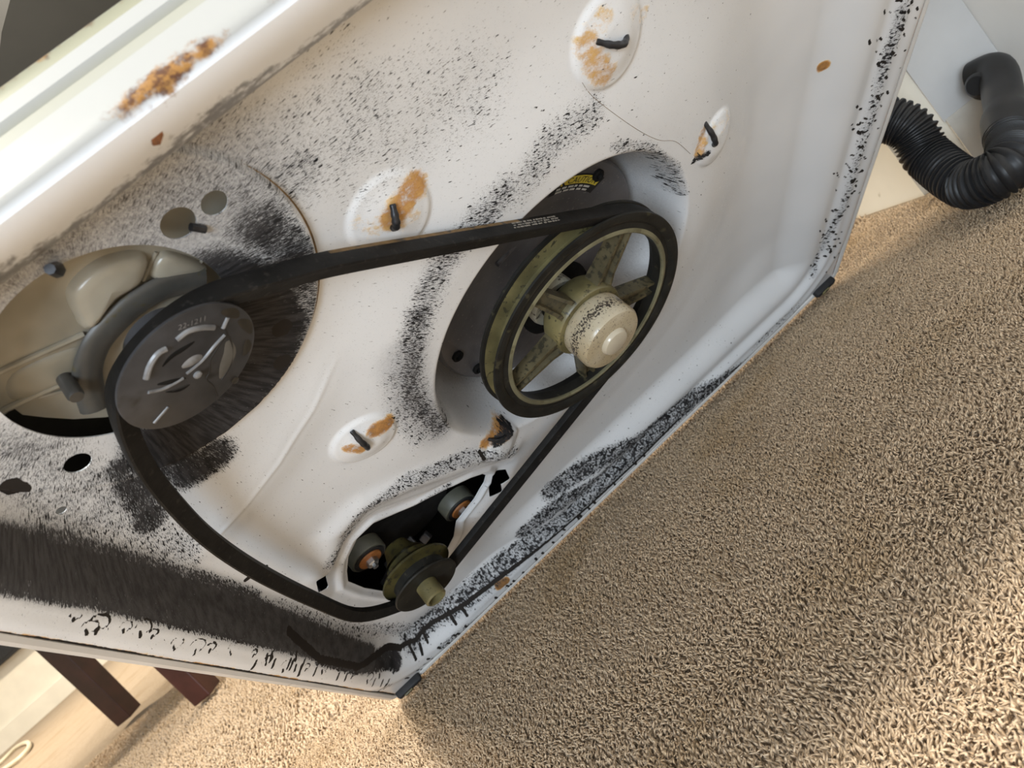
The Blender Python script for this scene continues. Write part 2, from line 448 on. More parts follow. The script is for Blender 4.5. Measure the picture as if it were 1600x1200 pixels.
def carpet_pile():
    rs = np.random.RandomState(4)
    def lay(x0, x1, y0, y1, sp, keep=None):
        nx, ny = int((x1 - x0) / sp), int((y1 - y0) / sp)
        gx, gy = np.meshgrid(np.arange(nx) * sp + x0, np.arange(ny) * sp + y0)
        q = np.c_[gx.ravel(), gy.ravel()] + rs.uniform(-0.5, 0.5, (nx * ny, 2)) * sp
        return q
    q = lay(-0.15, 0.95, -0.66, 0.12, 0.0020)
    k = poly_sd(q[:, 0], q[:, 1], [(-0.15, 0.12), (-0.15, 0.08), (-0.03, -0.06), (0.03, -0.21), (0.15, -0.39), (0.24, -0.57), (0.75, -0.22), (0.97, -0.06), (0.80, -0.03), (0.80, 0.12)]) < 0.01
    q = q[k]
    w = np.full(len(q), 0.00100); hh = rs.uniform(0.0040, 0.0066, len(q))
    q2 = lay(-1.2, 0.82, 0.12, 1.3, 0.0050); q3 = lay(-1.0, -0.15, -0.55, 0.12, 0.0050)
    q2 = np.r_[q2, q3]
    q = np.r_[q, q2]; w = np.r_[w, np.full(len(q2), 0.0020)]; hh = np.r_[hh, rs.uniform(0.005, 0.009, len(q2))]
    n = len(q)
    sw = np.sin(q[:, 0] * 31 + 2 * np.sin(q[:, 1] * 23)) + np.cos(q[:, 1] * 37 + q[:, 0] * 11)
    ang = sw * 1.2 + rs.normal(0, 1.5, n)
    lean = rs.uniform(0.1, 1.3, n) * hh * 0.9
    d = np.c_[np.cos(ang), np.sin(ang)]
    tw = rs.uniform(0, 6.28, n)
    V = np.zeros((n, 7, 3))
    for k in range(3):
        a = tw + k * 2.0944
        V[:, k, 0] = q[:, 0] + w * np.cos(a) * 0.8; V[:, k, 1] = q[:, 1] + w * np.sin(a) * 0.8; V[:, k, 2] = -0.0100
        a2 = a + 1.0
        V[:, 3 + k, 0] = q[:, 0] + d[:, 0] * lean * 0.45 + w * np.cos(a2)
        V[:, 3 + k, 1] = q[:, 1] + d[:, 1] * lean * 0.45 + w * np.sin(a2)
        V[:, 3 + k, 2] = -0.0100 + hh * 0.66
    V[:, 6, 0] = q[:, 0] + d[:, 0] * lean; V[:, 6, 1] = q[:, 1] + d[:, 1] * lean; V[:, 6, 2] = -0.0100 + hh
    tri = np.array([[0, 1, 4], [0, 4, 3], [1, 2, 5], [1, 5, 4], [2, 0, 3], [2, 3, 5], [3, 4, 6], [4, 5, 6], [5, 3, 6]])
    T = (tri[None] + (np.arange(n) * 7)[:, None, None]).reshape(-1)
    me = bpy.data.meshes.new('carpet_pile')
    me.vertices.add(n * 7); me.vertices.foreach_set('co', V.astype(np.float32).ravel())
    nt_ = n * 9
    me.loops.add(nt_ * 3); me.loops.foreach_set('vertex_index', T.astype(np.int32))
    me.polygons.add(nt_); me.polygons.foreach_set('loop_start', np.arange(0, nt_ * 3, 3, dtype=np.int32))
    me.polygons.foreach_set('loop_total', np.full(nt_, 3, np.int32))
    me.polygons.foreach_set('use_smooth', np.ones(nt_, bool))
    me.update(); me.validate()
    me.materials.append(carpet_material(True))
    o = bpy.data.objects.new('carpet_pile', me); COL.objects.link(o)
    tag(o, 'tan cut-pile carpet spread over the whole floor', 'carpet', kind='stuff')
carpet_pile()

PAINT = simple('cream_wall_paint', (0.74, 0.69, 0.58), 0.6, 0, 0.05, 10, (0.55, 0.50, 0.40), 60, 0.72, 0.05)
PAINT2 = simple('grey_white_wall_paint', (0.72, 0.70, 0.66), 0.6, 0, 0.05, 10, (0.40, 0.37, 0.32), 50, 0.72, 0.05)
def struct(name, v, f, m):
    o = mesh_obj(name, v, f, m, smooth=False); o['kind'] = 'structure'; return o
def plate(a, b_, t, z0, z1):
    """upright plate of thickness t standing in front of the plan line a-b"""
    nx, ny = (b_[1] - a[1]), -(b_[0] - a[0]); l = math.hypot(nx, ny); nx, ny = nx / l * t, ny / l * t
    return prism([a, b_, (b_[0] + nx, b_[1] + ny), (a[0] + nx, a[1] + ny)], z0, z1)
mb = MB(); mb.add(*prism([(0.828, 0.03), (0.872, -0.008), (0.95, -0.04), (1.1, -0.04), (1.1, 3.0), (0.842, 3.0)], -0.01, 2.42)); o = mb.build('wall_right', PAINT, smooth=False); o['kind'] = 'structure'
mb = MB(); mb.add(*box(1.03, -0.55, 1.2, 0.16, 3.0, 2.42)); o = mb.build('wall_side', PAINT2, smooth=False); o['kind'] = 'structure'
mb = MB(); mb.add(*plate((0.872, -0.008), (0.95, -0.04), 0.003, 0.05, 2.40)); o = mb.build('end_shade_1', simple('grey_shaded_end_face', (0.52, 0.515, 0.505), 0.5, 0, 0.06, 12, (0.38, 0.36, 0.33), 60, 0.70), smooth=False); o['kind'] = 'structure'  # greyer plate over the wall end; its shade is put into the colour
mb = MB(); mb.add(*plate((0.874, -0.009), (0.95, -0.04), 0.0045, -0.01, 0.052)); o = mb.build('baseboard_right', simple('scuffed_baseboard', (0.55, 0.52, 0.46), 0.5, 0, 0.1, 30, (0.30, 0.26, 0.20), 45, 0.58), smooth=False); o['kind'] = 'structure'
mb = MB(); mb.add(*box(-4.6, 1.2, 1.2, 0.12, 7.4, 2.42)); o = mb.build('wall_left', PAINT, smooth=False); o['kind'] = 'structure'
mb = MB(); mb.add(*box(-3.0, 4.75, 1.2, 9.0, 0.12, 2.42)); o = mb.build('wall_back', PAINT, smooth=False); o['kind'] = 'structure'
mb = MB(); mb.add(*box(-3.0, 4.675, 0.05, 9.0, 0.025, 0.13, 0.006)); o = mb.build('baseboard_back', PAINT, smooth=False); o['kind'] = 'structure'

# ------------------------------------------------------------------ the washing machine
TH = 0.59061
washer = empty('washing_machine', (0, 0, 0.006))
washer.rotation_euler = (math.pi - TH, 0, 0)
tag(washer, 'white belt-drive washing machine tipped back on its rear edge showing its rusty underside', 'washing machine')

# ---- base pan
SMALL_HOLES = [((0.1672, 0.5765), 0.0068), ((0.1820, 0.5735), 0.0050), ((0.0690, 0.5120), 0.0052), ((0.0490, 0.4990), 0.0022)]
SMALL_HOLES = list(zip([(0.1673,0.5759),(0.1817,0.5732),(0.0702,0.5144),(0.0462,0.4947)], (0.0066, 0.0052, 0.0054, 0.0023)))
SLOTS = [[(0.2093,0.1872),(0.2210,0.1772),(0.2196,0.1571),(0.2105,0.1575),(0.2077,0.1475),(0.1960,0.1500)], [(0.0645,0.2721),(0.0743,0.2747),(0.0613,0.2371),(0.0563,0.2505)]]
def holes_sd(x, y):
    d = np.hypot(x - HOLE[0], y - HOLE[1]) - HOLE[2]
    d = np.minimum(d, np.hypot(x - DISH[0], y - DISH[1]) - (DISH[2] - 0.0240))
    d = np.minimum(d, poly_sd(x, y, MOTOR))
    for (cx, cy), r in SMALL_HOLES: d = np.minimum(d, np.hypot(x - cx, y - cy) - r)
    for s in SLOTS: d = np.minimum(d, poly_sd(x, y, s))
    return d
def strokes(x, y, items):
    """items: (points, half width, soft edge, strength)"""
    out = np.zeros_like(x)
    for pts, hw, soft, k in items:
        if len(pts) == 1: d = np.hypot(x - pts[0][0], y - pts[0][1])
        else: d = seg_dist(x, y, pts)
        out = np.maximum(out, k * (1 - sst(hw, hw + soft, d)))
    return out
def paint(x, y):
    inner = sst(PUMPC[2] + 0.001, PUMPC[2] - 0.002, np.hypot(x - PUMPC[0], y - PUMPC[1]))
    core = strokes(x, y, [
        ([(0.1580,0.5412),(0.1690,0.5225),(0.1634,0.4992),(0.1501,0.4871),(0.1284,0.4824),(0.1104,0.4829),(0.0966,0.4889)], 0.008, 0.026, 1.0),
        ([(0.1445,0.5354),(0.1422,0.4917),(0.0996,0.4833)], 0.014, 0.022, 1.0),
        ([(0.1665,0.4955),(0.1316,0.4600),(0.1054,0.4565)], 0.006, 0.020, 0.80),
        ([(0.1895,0.5524),(0.1917,0.5373),(0.1915,0.5282)], 0.003, 0.024, 0.72),
        ([(0.1733,0.5398),(0.1878,0.5128),(0.1849,0.4944)], 0.003, 0.030, 0.62),
    ])
    soot = core * (0.28 + 0.72 * inner)
    soot = np.maximum(soot, strokes(x, y, [
        ([(0.0933,0.4868),(0.0895,0.4562),(0.0997,0.4539)], 0.005, 0.018, 0.80),
        ([(0.0775,0.4938),(0.0632,0.4596),(0.0571,0.4469)], 0.002, 0.018, 0.76),
        ([(0.0478,0.4267),(0.0444,0.3942)], 0.001, 0.018, 0.46),
        ([(0.1212,0.5970),(0.1432,0.5901),(0.1695,0.5858),(0.1849,0.5798)], 0.010, 0.035, 0.40),
        ([(0.1949,0.5771),(0.2171,0.5650),(0.2457,0.5584)], 0.010, 0.055, 0.40),
        ([(0.1909,0.5664),(0.2150,0.5563)], 0.004, 0.026, 0.47),
        ([(0.0580,0.5415),(0.0618,0.5266),(0.0484,0.4752),(0.0429,0.4155)], 0.010, 0.030, 0.48),
        ([(0.0283,0.5151),(0.0295,0.4805),(0.0310,0.4124),(0.0311,0.3123),(0.0288,0.2153),(0.0262,0.1080)], 0.0035, 0.010, 1.0),
        ([(0.0324,0.5172),(0.0352,0.4838),(0.0370,0.4160),(0.0384,0.3167)], 0.001, 0.010, 0.74),
        ([(0.0210,0.5103),(0.0234,0.4568),(0.0232,0.3794),(0.0234,0.2644),(0.0222,0.1352)], 0.002, 0.007, 0.90),
        ([(0.0220,0.2114),(0.0207,0.1340),(0.0311,0.0545)], 0.003, 0.009, 0.92),
        ([(0.2948,0.4744),(0.2739,0.4694),(0.2485,0.4633),(0.2311,0.4482),(0.2158,0.4278)], 0.001, 0.026, 0.53),
        ([(0.2247,0.4432),(0.2095,0.4218),(0.1984,0.3977),(0.1937,0.3685),(0.1980,0.3317)], 0.001, 0.022, 0.60),
        ([(0.1964,0.4085),(0.1864,0.3806),(0.1854,0.3413)], 0.001, 0.030, 0.46),
        ([(0.3068,0.4707),(0.3275,0.4798),(0.3544,0.4771)], 0.002, 0.030, 0.46),
        ([(0.2407,0.5481),(0.2670,0.5440),(0.2925,0.5344)], 0.010, 0.060, 0.36),
        ([(0.3679,0.4439),(0.3918,0.4219),(0.4148,0.3823),(0.4244,0.3468)], 0.001, 0.010, 0.50),
        ([(0.0825,0.2813),(0.1207,0.3060),(0.1596,0.3051),(0.1950,0.2799),(0.2293,0.2287)], 0.004, 0.013, 0.50),
        ([(0.0990,0.2525),(0.1228,0.2503),(0.1751,0.2328)], 0.002, 0.008, 0.50),
        ([(0.0510,0.0446),(0.1110,0.0319),(0.2159,0.0286),(0.2821,0.0223),(0.3559,0.0213)], 0.005, 0.015, 0.58),
        ([(0.2466,0.0714),(0.2988,0.0590),(0.3535,0.0335),(0.4239,0.0232),(0.5084,-0.0074)], 0.006, 0.016, 0.63),
        ([(0.2021,0.0472),(0.2419,0.0521),(0.2889,0.0334),(0.3473,0.0233),(0.4217,0.0184)], 0.007, 0.010, 0.60),
        ([(0.0355,0.2888),(0.0357,0.1691),(0.0570,0.0482),(0.1140,0.0344)], 0.002, 0.018, 0.50),
        ([(0.5207,0.0136),(0.5915,0.0134)], 0.002, 0.010, 0.42),
        ([(0.6295,0.3680),(0.6273,0.3142),(0.6282,0.2325),(0.6292,0.1460),(0.6111,0.0432)], 0.001, 0.012, 0.46),
        ([(0.6274,0.3638),(0.6267,0.3082)], 0.001, 0.010, 0.52),
        ([(0.0662,0.0135),(0.1563,-0.0070),(0.2479,-0.0089),(0.3433,-0.0045)], 0.002, 0.009, 0.50),
        ([(0.4421,0.3740),(0.4333,0.3738)], 0.001, 0.004, 0.8),
        ([(0.2234,0.2633),(0.2368,0.2575)], 0.002, 0.006, 0.85),
    ]))
    soot = np.maximum(soot, 0.22 * (x < 0.50))
    soot = np.maximum(soot, strokes(x, y, [([(0.1834,0.5778),(0.2104,0.5744),(0.2427,0.5771)], 0.010, 0.05, 0.33), ([(0.1884,0.5762),(0.1783,0.5823),(0.1656,0.5878)], 0.005, 0.03, 0.44)]))
    crust = strokes(x, y, [
        ([(0.0418,0.0529),(0.0548,0.0390),(0.1064,0.0286),(0.2084,0.0193),(0.2692,0.0127),(0.3435,0.0111),(0.4016,0.0139)], 0.0010, 0.0016, 1.0),
        ([(0.0290,0.2673),(0.0193,0.2091),(0.0200,0.1335),(0.0411,0.0528)], 0.0010, 0.0030, 0.95),
        ([(0.0465,0.3379),(0.0531,0.3378),(0.0585,0.3338)], 0.0014, 0.0016, 1.0),
        ([(0.2242,0.4552),(0.1901,0.3744)], 0.0004, 0.0008, 0.0),
        ([(0.1681,0.4978)], 0.0030, 0.0040, 1.0), ([(0.1572,0.4797)], 0.0030, 0.0030, 1.0),
        ([(0.0500,0.5281),(0.0491,0.5233)], 0.0034, 0.0026, 1.0),
        ([(0.0647,0.0371),(0.0606,0.0293)], 0.001, 0.001, 0.8), ([(0.0945,0.0319),(0.0912,0.0213)], 0.001, 0.001, 1.0),
        ([(0.1067,0.0296),(0.1048,0.0198)], 0.001, 0.001, 1.0), ([(0.0470,0.0425),(0.0427,0.0327)], 0.001, 0.001, 1.0), ([(0.0547,0.0352),(0.0497,0.0289)], 0.001, 0.001, 1.0),
        ([(0.2824,0.0852),(0.2763,0.0846)], 0.0006, 0.0008, 0.0),
        ([(0.2090,0.2693),(0.2086,0.2570)], 0.0010, 0.0012, 1.0),
    ])
    # little crusty drips along the lower flanges
    loops = [(0.0147,0.4631),(0.0132,0.4501),(0.0152,0.4467),(0.0140,0.4283),(0.0139,0.4159),(0.0136,0.4062),(0.0132,0.3824),(0.0143,0.3637),(0.0132,0.3507),(0.0137,0.3286),(0.0136,0.3030),(0.0133,0.2815),(0.0130,0.2535),(0.0135,0.2238),(0.0135,0.1957),(0.0146,0.1672),(0.0149,0.1385),(0.0164,0.0998)]
    for i, (px, py) in enumerate(loops):
        rr_ = 0.0022 + 0.0022 * ((i * 37) % 5) / 4; px += 0.002 * math.sin(i * 5.1)
        arc = [(px + rr_ * (0.9 * math.sin(t)), py + rr_ * 1.5 * math.cos(t)) for t in np.linspace(-0.6 + 0.3 * (i % 3), 3.9, 10)]
        crust = np.maximum(crust, strokes(x, y, [(arc, 0.0002, 0.0013, 0.58 + 0.08 * (i % 3)), ([(px - rr_ * 0.6, py + rr_ * 0.5 * math.sin(i * 2.3)), (px - rr_ * 1.3, py - rr_ * 0.7)], 0.0002, 0.0019, 0.62 + 0.1 * (i % 3))]))
    rs = np.random.RandomState(11)
    for (a, b_, n, k0) in (((0.014, 0.04), (0.014, 0.30), 22, 0.8), ((0.07, 0.010), (0.36, 0.010), 26, 0.95), ((0.02, 0.014), (0.10, 0.010), 12, 1.0)):
        for i in range(n):
            t = rs.uniform(); px = a[0] + (b_[0] - a[0]) * t + rs.normal(0, 0.003); py = a[1] + (b_[1] - a[1]) * t + rs.normal(0, 0.003)
            dx, dy = ((rs.uniform(0.003, 0.008), -0.004) if a[0] == b_[0] else (0.001, -rs.uniform(0.003, 0.010)))
            if a[0] == b_[0]: dx = -dx
            crust = np.maximum(crust, strokes(x, y, [([(px, py), (px + dx, py + dy)], 0.0006, 0.0014, k0)]))
    for i in range(120):
        t = rs.uniform(); p = (0.626 + rs.normal(0, 0.009), 0.03 + 0.36 * t)
        crust = np.maximum(crust, strokes(x, y, [([p, (p[0] + 0.002, p[1] - rs.uniform(0.001, 0.004))], rs.uniform(0.0001, 0.0008), 0.0012, 0.85)]))
    rust = strokes(x, y, [
        ([(0.2374,0.5094),(0.2507,0.5133),(0.2550,0.5134)], 0.004, 0.008, 0.72),
        ([(0.2265,0.5137),(0.2446,0.5028)], 0.003, 0.010, 0.42),
        ([(0.3616,0.5144),(0.3629,0.5033),(0.3671,0.4937)], 0.004, 0.009, 0.60), ([(0.3660,0.5198),(0.3745,0.5210)], 0.003, 0.006, 0.45), ([(0.3930,0.5107),(0.4012,0.5030)], 0.002, 0.006, 0.40),
        ([(0.4414,0.3922),(0.4363,0.3771)], 0.002, 0.006, 0.62), ([(0.4534,0.3883),(0.4635,0.3823)], 0.004, 0.008, 0.36),
        ([(0.1661,0.3869),(0.1739,0.3827)], 0.003, 0.006, 0.85), ([(0.1484,0.3863),(0.1530,0.3792)], 0.002, 0.005, 0.75),
        ([(0.2170,0.2705),(0.2338,0.2600)], 0.003, 0.007, 0.80),
        ([(0.5764,0.3387)], 0.003, 0.004, 0.92),
        ([(0.1475,0.0190),(0.1552,0.0176)], 0.003, 0.004, 1.0),
        ([(0.3319,0.2865)], 0.0005, 0.0005, 0.0),
    ])
    rust = np.minimum(1, rust * 1.05)
    seam = np.minimum(x, W - x)
    rs2 = 0.5 + 0.5 * np.sin(y * 61 + 1.3 * np.sin(y * 143))
    rust = np.maximum(rust, (0.55 + 0.45 * rs2) * (1 - sst(0.0006, 0.0034, seam)) * (y < 0.6))
    crust = np.maximum(crust, (1 - sst(0.0004, 0.0014 + 0.0012 * (x < 0.3) * (0.5 + 0.5 * np.sin(y * 47)), seam)))
    rust = np.maximum(rust, 0.6 * rs2 * (1 - sst(0.0005, 0.003, y)))
    film = strokes(x, y, [
        ([(0.1163,0.5972),(0.1393,0.5916),(0.1656,0.5845),(0.1783,0.5823)], 0.014, 0.045, 0.85),
        ([(0.0275,0.5143),(0.0290,0.4599),(0.0307,0.3836),(0.0290,0.2673),(0.0262,0.1080)], 0.006, 0.012, 0.85),
        ([(0.0580,0.5415),(0.0512,0.4786)], 0.010, 0.05, 0.30),
        ([(0.2046,0.4205),(0.1954,0.3852),(0.1980,0.3317)], 0.006, 0.018, 0.60),
        ([(0.1662,0.5181),(0.1419,0.4857),(0.1035,0.4836)], 0.012, 0.030, 0.15),
        ([(0.1080,0.2726),(0.1626,0.2831),(0.2181,0.2486)], 0.012, 0.015, 0.28),
        ([(0.0570,0.0482),(0.1363,0.0248),(0.2542,0.0214)], 0.010, 0.012, 0.35),
    ])
    d = np.hypot(x - DISH[0], y - DISH[1])
    film = np.maximum(film, 0.40 * sst(DISH[2], DISH[2] - 0.012, d))
    film = np.maximum(film, 0.42 * sst(0.30, 0.75, soot))
    return soot, rust, film, crust

def base_pan():
    sp = 0.00115
    nx = int(round(W / sp)) + 1; Y1 = 0.616; ny = int(round(Y1 / sp)) + 1
    gx, gy = np.meshgrid(np.linspace(0, W, nx), np.linspace(0, Y1, ny))
    x = gx.ravel().copy(); y = gy.ravel().copy()
    sd = holes_sd(x, y)
    inside = sd < 0
    idx = np.arange(nx * ny).reshape(ny, nx)
    quads = np.stack([idx[:-1, :-1], idx[:-1, 1:], idx[1:, 1:], idx[1:, :-1]], -1).reshape(-1, 4)
    nin = inside[quads].sum(1)
    quads = quads[nin < 4]
    used = np.zeros(nx * ny, bool); used[quads.ravel()] = True
    mv = used & inside
    for it in range(4):
        e = 2e-4
        xx, yy = x[mv], y[mv]
        s0 = holes_sd(xx, yy)
        gxx = (holes_sd(xx + e, yy) - holes_sd(xx - e, yy)) / (2 * e); gyy = (holes_sd(xx, yy + e) - holes_sd(xx, yy - e)) / (2 * e)
        g = np.maximum(gxx ** 2 + gyy ** 2, 0.25)
        x[mv] = xx - s0 * gxx / g; y[mv] = yy - s0 * gyy / g
    remap = -np.ones(nx * ny, int); remap[used] = np.arange(used.sum())
    x, y = x[used], y[used]; quads = remap[quads]
    z = hgt(x, y)
    n = len(x)
    # boundary edges around holes get a short turned-down lip
    ed = np.concatenate([quads[:, [0, 1]], quads[:, [1, 2]], quads[:, [2, 3]], quads[:, [3, 0]]])
    key = np.sort(ed, 1); k1 = key[:, 0] * (n + 1) + key[:, 1]
    u, inv, cnt = np.unique(k1, return_inverse=True, return_counts=True)
    be = ed[cnt[inv] == 1]
    be = be[(x[be[:, 0]] > 1e-4) | (x[be[:, 1]] > 1e-4)]
    be = be[np.hypot(x[be[:, 0]] - DISH[0], y[be[:, 0]] - DISH[1]) > DISH[2] - 0.015]
    bv = np.unique(be.ravel()); m = {int(a): n + i for i, a in enumerate(bv)}
    V = np.c_[x, y, z]; Vb = V[bv].copy(); Vb[:, 2] -= 0.0006
    V = np.r_[V, Vb]
    lip = [(int(b), int(a), m[int(a)], m[int(b)]) for a, b in be]
    faces = [tuple(q) for q in quads.tolist()] + lip
    me = bpy.data.meshes.new('base_pan'); me.from_pydata(V.tolist(), [], faces)
    me.polygons.foreach_set('use_smooth', [True] * len(faces))
    me.set_sharp_from_angle(angle=math.radians(50))
    me.materials.append(ENAMEL)
    soot, rust, film, crust = paint(V[:, 0], V[:, 1])
    for nm, a in (('soot', soot), ('rust', rust), ('film', film), ('crust', crust)):
        at = me.attributes.new(nm, 'FLOAT', 'POINT'); at.data.foreach_set('value', a.astype(np.float32))
    # streaks were flung outwards from the pump pulley
    cx, cy = 0.11, 0.56
    r = np.hypot(V[:, 0] - cx, V[:, 1] - cy); a = np.arctan2(V[:, 1] - cy, V[:, 0] - cx)
    a = np.where(a > math.pi * 0.75, a - 2 * math.pi, a)
    fl = np.c_[a * 0.15, r, np.zeros(len(a))]
    at = me.attributes.new('flow', 'FLOAT_VECTOR', 'POINT'); at.data.foreach_set('vector', fl.astype(np.float32).ravel())
    o = bpy.data.objects.new('base_pan', me); COL.objects.link(o); o.parent = washer
    return o
pan = base_pan()

# ---- cabinet sheet metal: two sides and back with a rolled bottom hem, open front
def cabinet():
    prof = [(0.0, -0.004), (0.0, 0.0008), (-0.0025, 0.002), (-0.0055, 0.001), (-0.0075, -0.003), (-0.008, -0.02), (-0.008, -1.05), (-0.004, -1.05), (-0.004, -0.02)]
    # plan path: front-left corner, back-left, back-right, front-right ; offset outward by -u
    v = []; f = []; m = len(prof)
    path = [((0, H), (-1, 0)), ((0, 0.006), (-1, 0)), ((0.0018, 0.0018), (-0.70, -0.70)), ((0.006, 0), (0, -1)), ((W - 0.006, 0), (0, -1)), ((W - 0.0018, 0.0018), (0.70, -0.70)), ((W, 0.006), (1, 0)), ((W, H), (1, 0))]
    for (p, nrm) in path:
        for u, z in prof:
            v.append((p[0] - nrm[0] * u, p[1] - nrm[1] * u, z))
    for i in range(len(path) - 1):
        for k in range(m - 1):
            f.append((i * m + k, i * m + k + 1, (i + 1) * m + k + 1, (i + 1) * m + k))
    b = MB(); b.add(v, f)
    b.build('cabinet', CABINET, washer)
cabinet()
t_ = MB(); t_.add(*box(W / 2, H / 2, -1.06, W + 0.016, H + 0.012, 0.02, 0.004)); t_.build('lid_panel', CABINET, washer)
tb = MB(); v, f = lathe([(0.0, -0.27), (0.20, -0.27), (0.27, -0.29), (0.285, -0.33), (0.285, -0.95), (0.27, -0.96)], 48)
tb.add(placed(v, (W / 2, H / 2, 0)), f); tb.build('outer_tub', TUB, washer)

# ---- front rail, folded and ridged, with the rusty front edge
def rail():
    prof = [(0.612, -0.0165), (0.605, -0.0160), (0.6045, -0.0140), (0.606, -0.0125), (0.616, -0.004), (0.6255, 0.0005), (0.6300, 0.0010), (0.6325, -0.0010), (0.6335, -0.004), (0.6336, -0.0075), (0.6336, -0.011), (0.6335, -0.020), (0.6315, -0.0225), (0.6315, -0.0290), (0.6335, -0.0315), (0.6335, -0.0395),
            (0.6315, -0.0410), (0.6310, -0.0450), (0.6325, -0.0480), (0.6310, -0.0510), (0.6200, -0.0520), (0.6200, -0.0545), (0.6100, -0.0545)]
    nseg = 220; v = []; f = []; m = len(prof)
    for i in range(nseg + 1):
        for (y, z) in prof: v.append((-0.006 + (W + 0.012) * i / nseg, y, z))
    for i in range(nseg):
        for k in range(m - 1): f.append((i * m + k, i * m + k + 1, (i + 1) * m + k + 1, (i + 1) * m + k))
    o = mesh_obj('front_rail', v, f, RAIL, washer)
    V = np.array(v); x = V[:, 0]; k = np.tile(np.arange(m), nseg + 1)
    ru = np.zeros(len(V))
    on = np.isin(k, [6]) * 0.5 + np.isin(k, [7, 8]) * 1.0 + np.isin(k, [9]) * 0.75 + np.isin(k, [10]) * 0.10
    prof_x = np.clip(np.maximum(1.0 * np.exp(-((x - 0.196) / 0.020) ** 4), 0.75 * np.exp(-((x - 0.236) / 0.006) ** 2)) , 0, 1) * 0.62 + 0.12
    ru = on * prof_x
    ru = np.maximum(ru, np.isin(k, [18, 19]) * 0.40)
    so = np.isin(k, [2, 3]) * 0.75 + np.isin(k, [4]) * (0.36 + 0.2 * np.sin(x * 70))
    ye = np.isin(k, [12, 13]) * 0.5 + np.isin(k, [16, 17, 18]) * 0.9
    me = o.data
    for nm, a in (('rust', ru), ('soot', so), ('yellow', ye), ('front_dim', (k >= 7) * 1.0)):
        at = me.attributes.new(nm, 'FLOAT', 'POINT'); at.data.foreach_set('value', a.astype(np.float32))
    return o
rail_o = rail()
# chipped rust spot on the rail
sp_ = [(0.1816,0.6230),(0.1837,0.6223),(0.1829,0.6201),(0.1803,0.6182),(0.1785,0.6193),(0.1794,0.6217)]
b = MB(); v, f = prism([(p[0], p[1]) for p in sp_], -0.0075, -0.0015); b.add(v, f)
o = b.build('rust_chip', simple('dark_rust', (0.16, 0.06, 0.02), 0.8, 0, 0.6, 300), washer)

# ---- big drive pulley, drum behind it
PC = Vector((0.3185, 0.3298, 0.0)); PN = (-0.0172, 0.0765, 1.0)
drive = empty('drive_pulley', PC, washer)
drive.rotation_euler = frame_of(PN).to_euler()
v, f = lathe([(0.0665, -0.0030), (0.0666, -0.0016), (0.0675, -0.0008), (0.0688, -0.0010), (0.0700, -0.0016)], 128)
b = MB(); b.add(v, f); b.build('rim_edge', RIMEDGE, drive)
v, f = lathe([(0.0665, -0.0105), (0.0665, -0.0030)], 128)
b = MB(); b.add(v, f); b.build('inner_rim', RIMBLACK, drive)
v, f = lathe([(0.0700, -0.0016), (0.0735, -0.0026), (0.0752, -0.0010), (0.0785, -0.0002), (0.0812, -0.0008), (0.0815, -0.0022), (0.0805, -0.0030), (0.0712, -0.0052)], 128)
b = MB(); b.add(v, f); b.build('front_flange', RIMBLACK, drive)
v, f = lathe([(0.0712, -0.0052), (0.0712, -0.0120), (0.0790, -0.0142)], 128)
b = MB(); b.add(v, f); b.build('belt_groove', GREEN_CLEAN, drive)
v, f = lathe([(0.0790, -0.0142), (0.0812, -0.0148), (0.0815, -0.0165), (0.0800, -0.0178), (0.0700, -0.0170), (0.0665, -0.0105)], 128)
b = MB(); b.add(v, f); b.build('rear_flange', RIMBLACK, drive)
for k in range(5):
    a = math.radians(45 + 72 * k)
    b = MB()
    sec = []
    for r, hw, zt, zb in ((0.020, 0.0085, -0.003, -0.016), (0.035, 0.0065, -0.005, -0.016), (0.067, 0.0050, -0.006, -0.0155)):
        # channel section: two raised edges with a sunk web
        sec.append([(r, -hw, zb), (r, -hw, zt), (r, -hw * 0.62, zt), (r, -hw * 0.55, zt - 0.0035), (r, hw * 0.55, zt - 0.0035), (r, hw * 0.62, zt), (r, hw, zt), (r, hw, zb)])
    vv = [p for s in sec for p in s]; ff = []
    for i in range(2):
        for q in range(8):
            ff.append((i * 8 + q, i * 8 + (q + 1) % 8, (i + 1) * 8 + (q + 1) % 8, (i + 1) * 8 + q))
    ff.append(tuple(range(8))); ff.append(tuple(range(16, 24)))
    R_ = Matrix.Rotation(a, 3, 'Z')
    b.add([tuple(R_ @ Vector(p)) for p in vv], ff); b.build('spoke', GREEN, drive, smooth=False)
v, f = lathe([(0.0, -0.022), (0.024, -0.022), (0.0275, -0.017), (0.0275, -0.0035), (0.0265, -0.0022), (0.0, -0.0022)], 72)
b = MB(); b.add(v, f); b.build('boss', GREEN_CLEAN, drive)
v, f = lathe([(0.0225, -0.0022), (0.0236, -0.0010), (0.0240, 0.001), (0.0240, 0.0175), (0.0225, 0.0200), (0.0190, 0.0210), (0.0, 0.0210)], 72)
b = MB(); b.add(v, f); hub = b.build('hub', HUB, drive)
v, f = lathe([(0.0105, 0.0205), (0.0105, 0.0222), (0.0092, 0.0240), (0.006, 0.0249), (0.0, 0.0251)], 40)
b = MB(); b.add(v, f); b.build('hub_button', simple('cream_button', (0.45, 0.40, 0.305), 0.22, 0, 0.08, 40), hub)

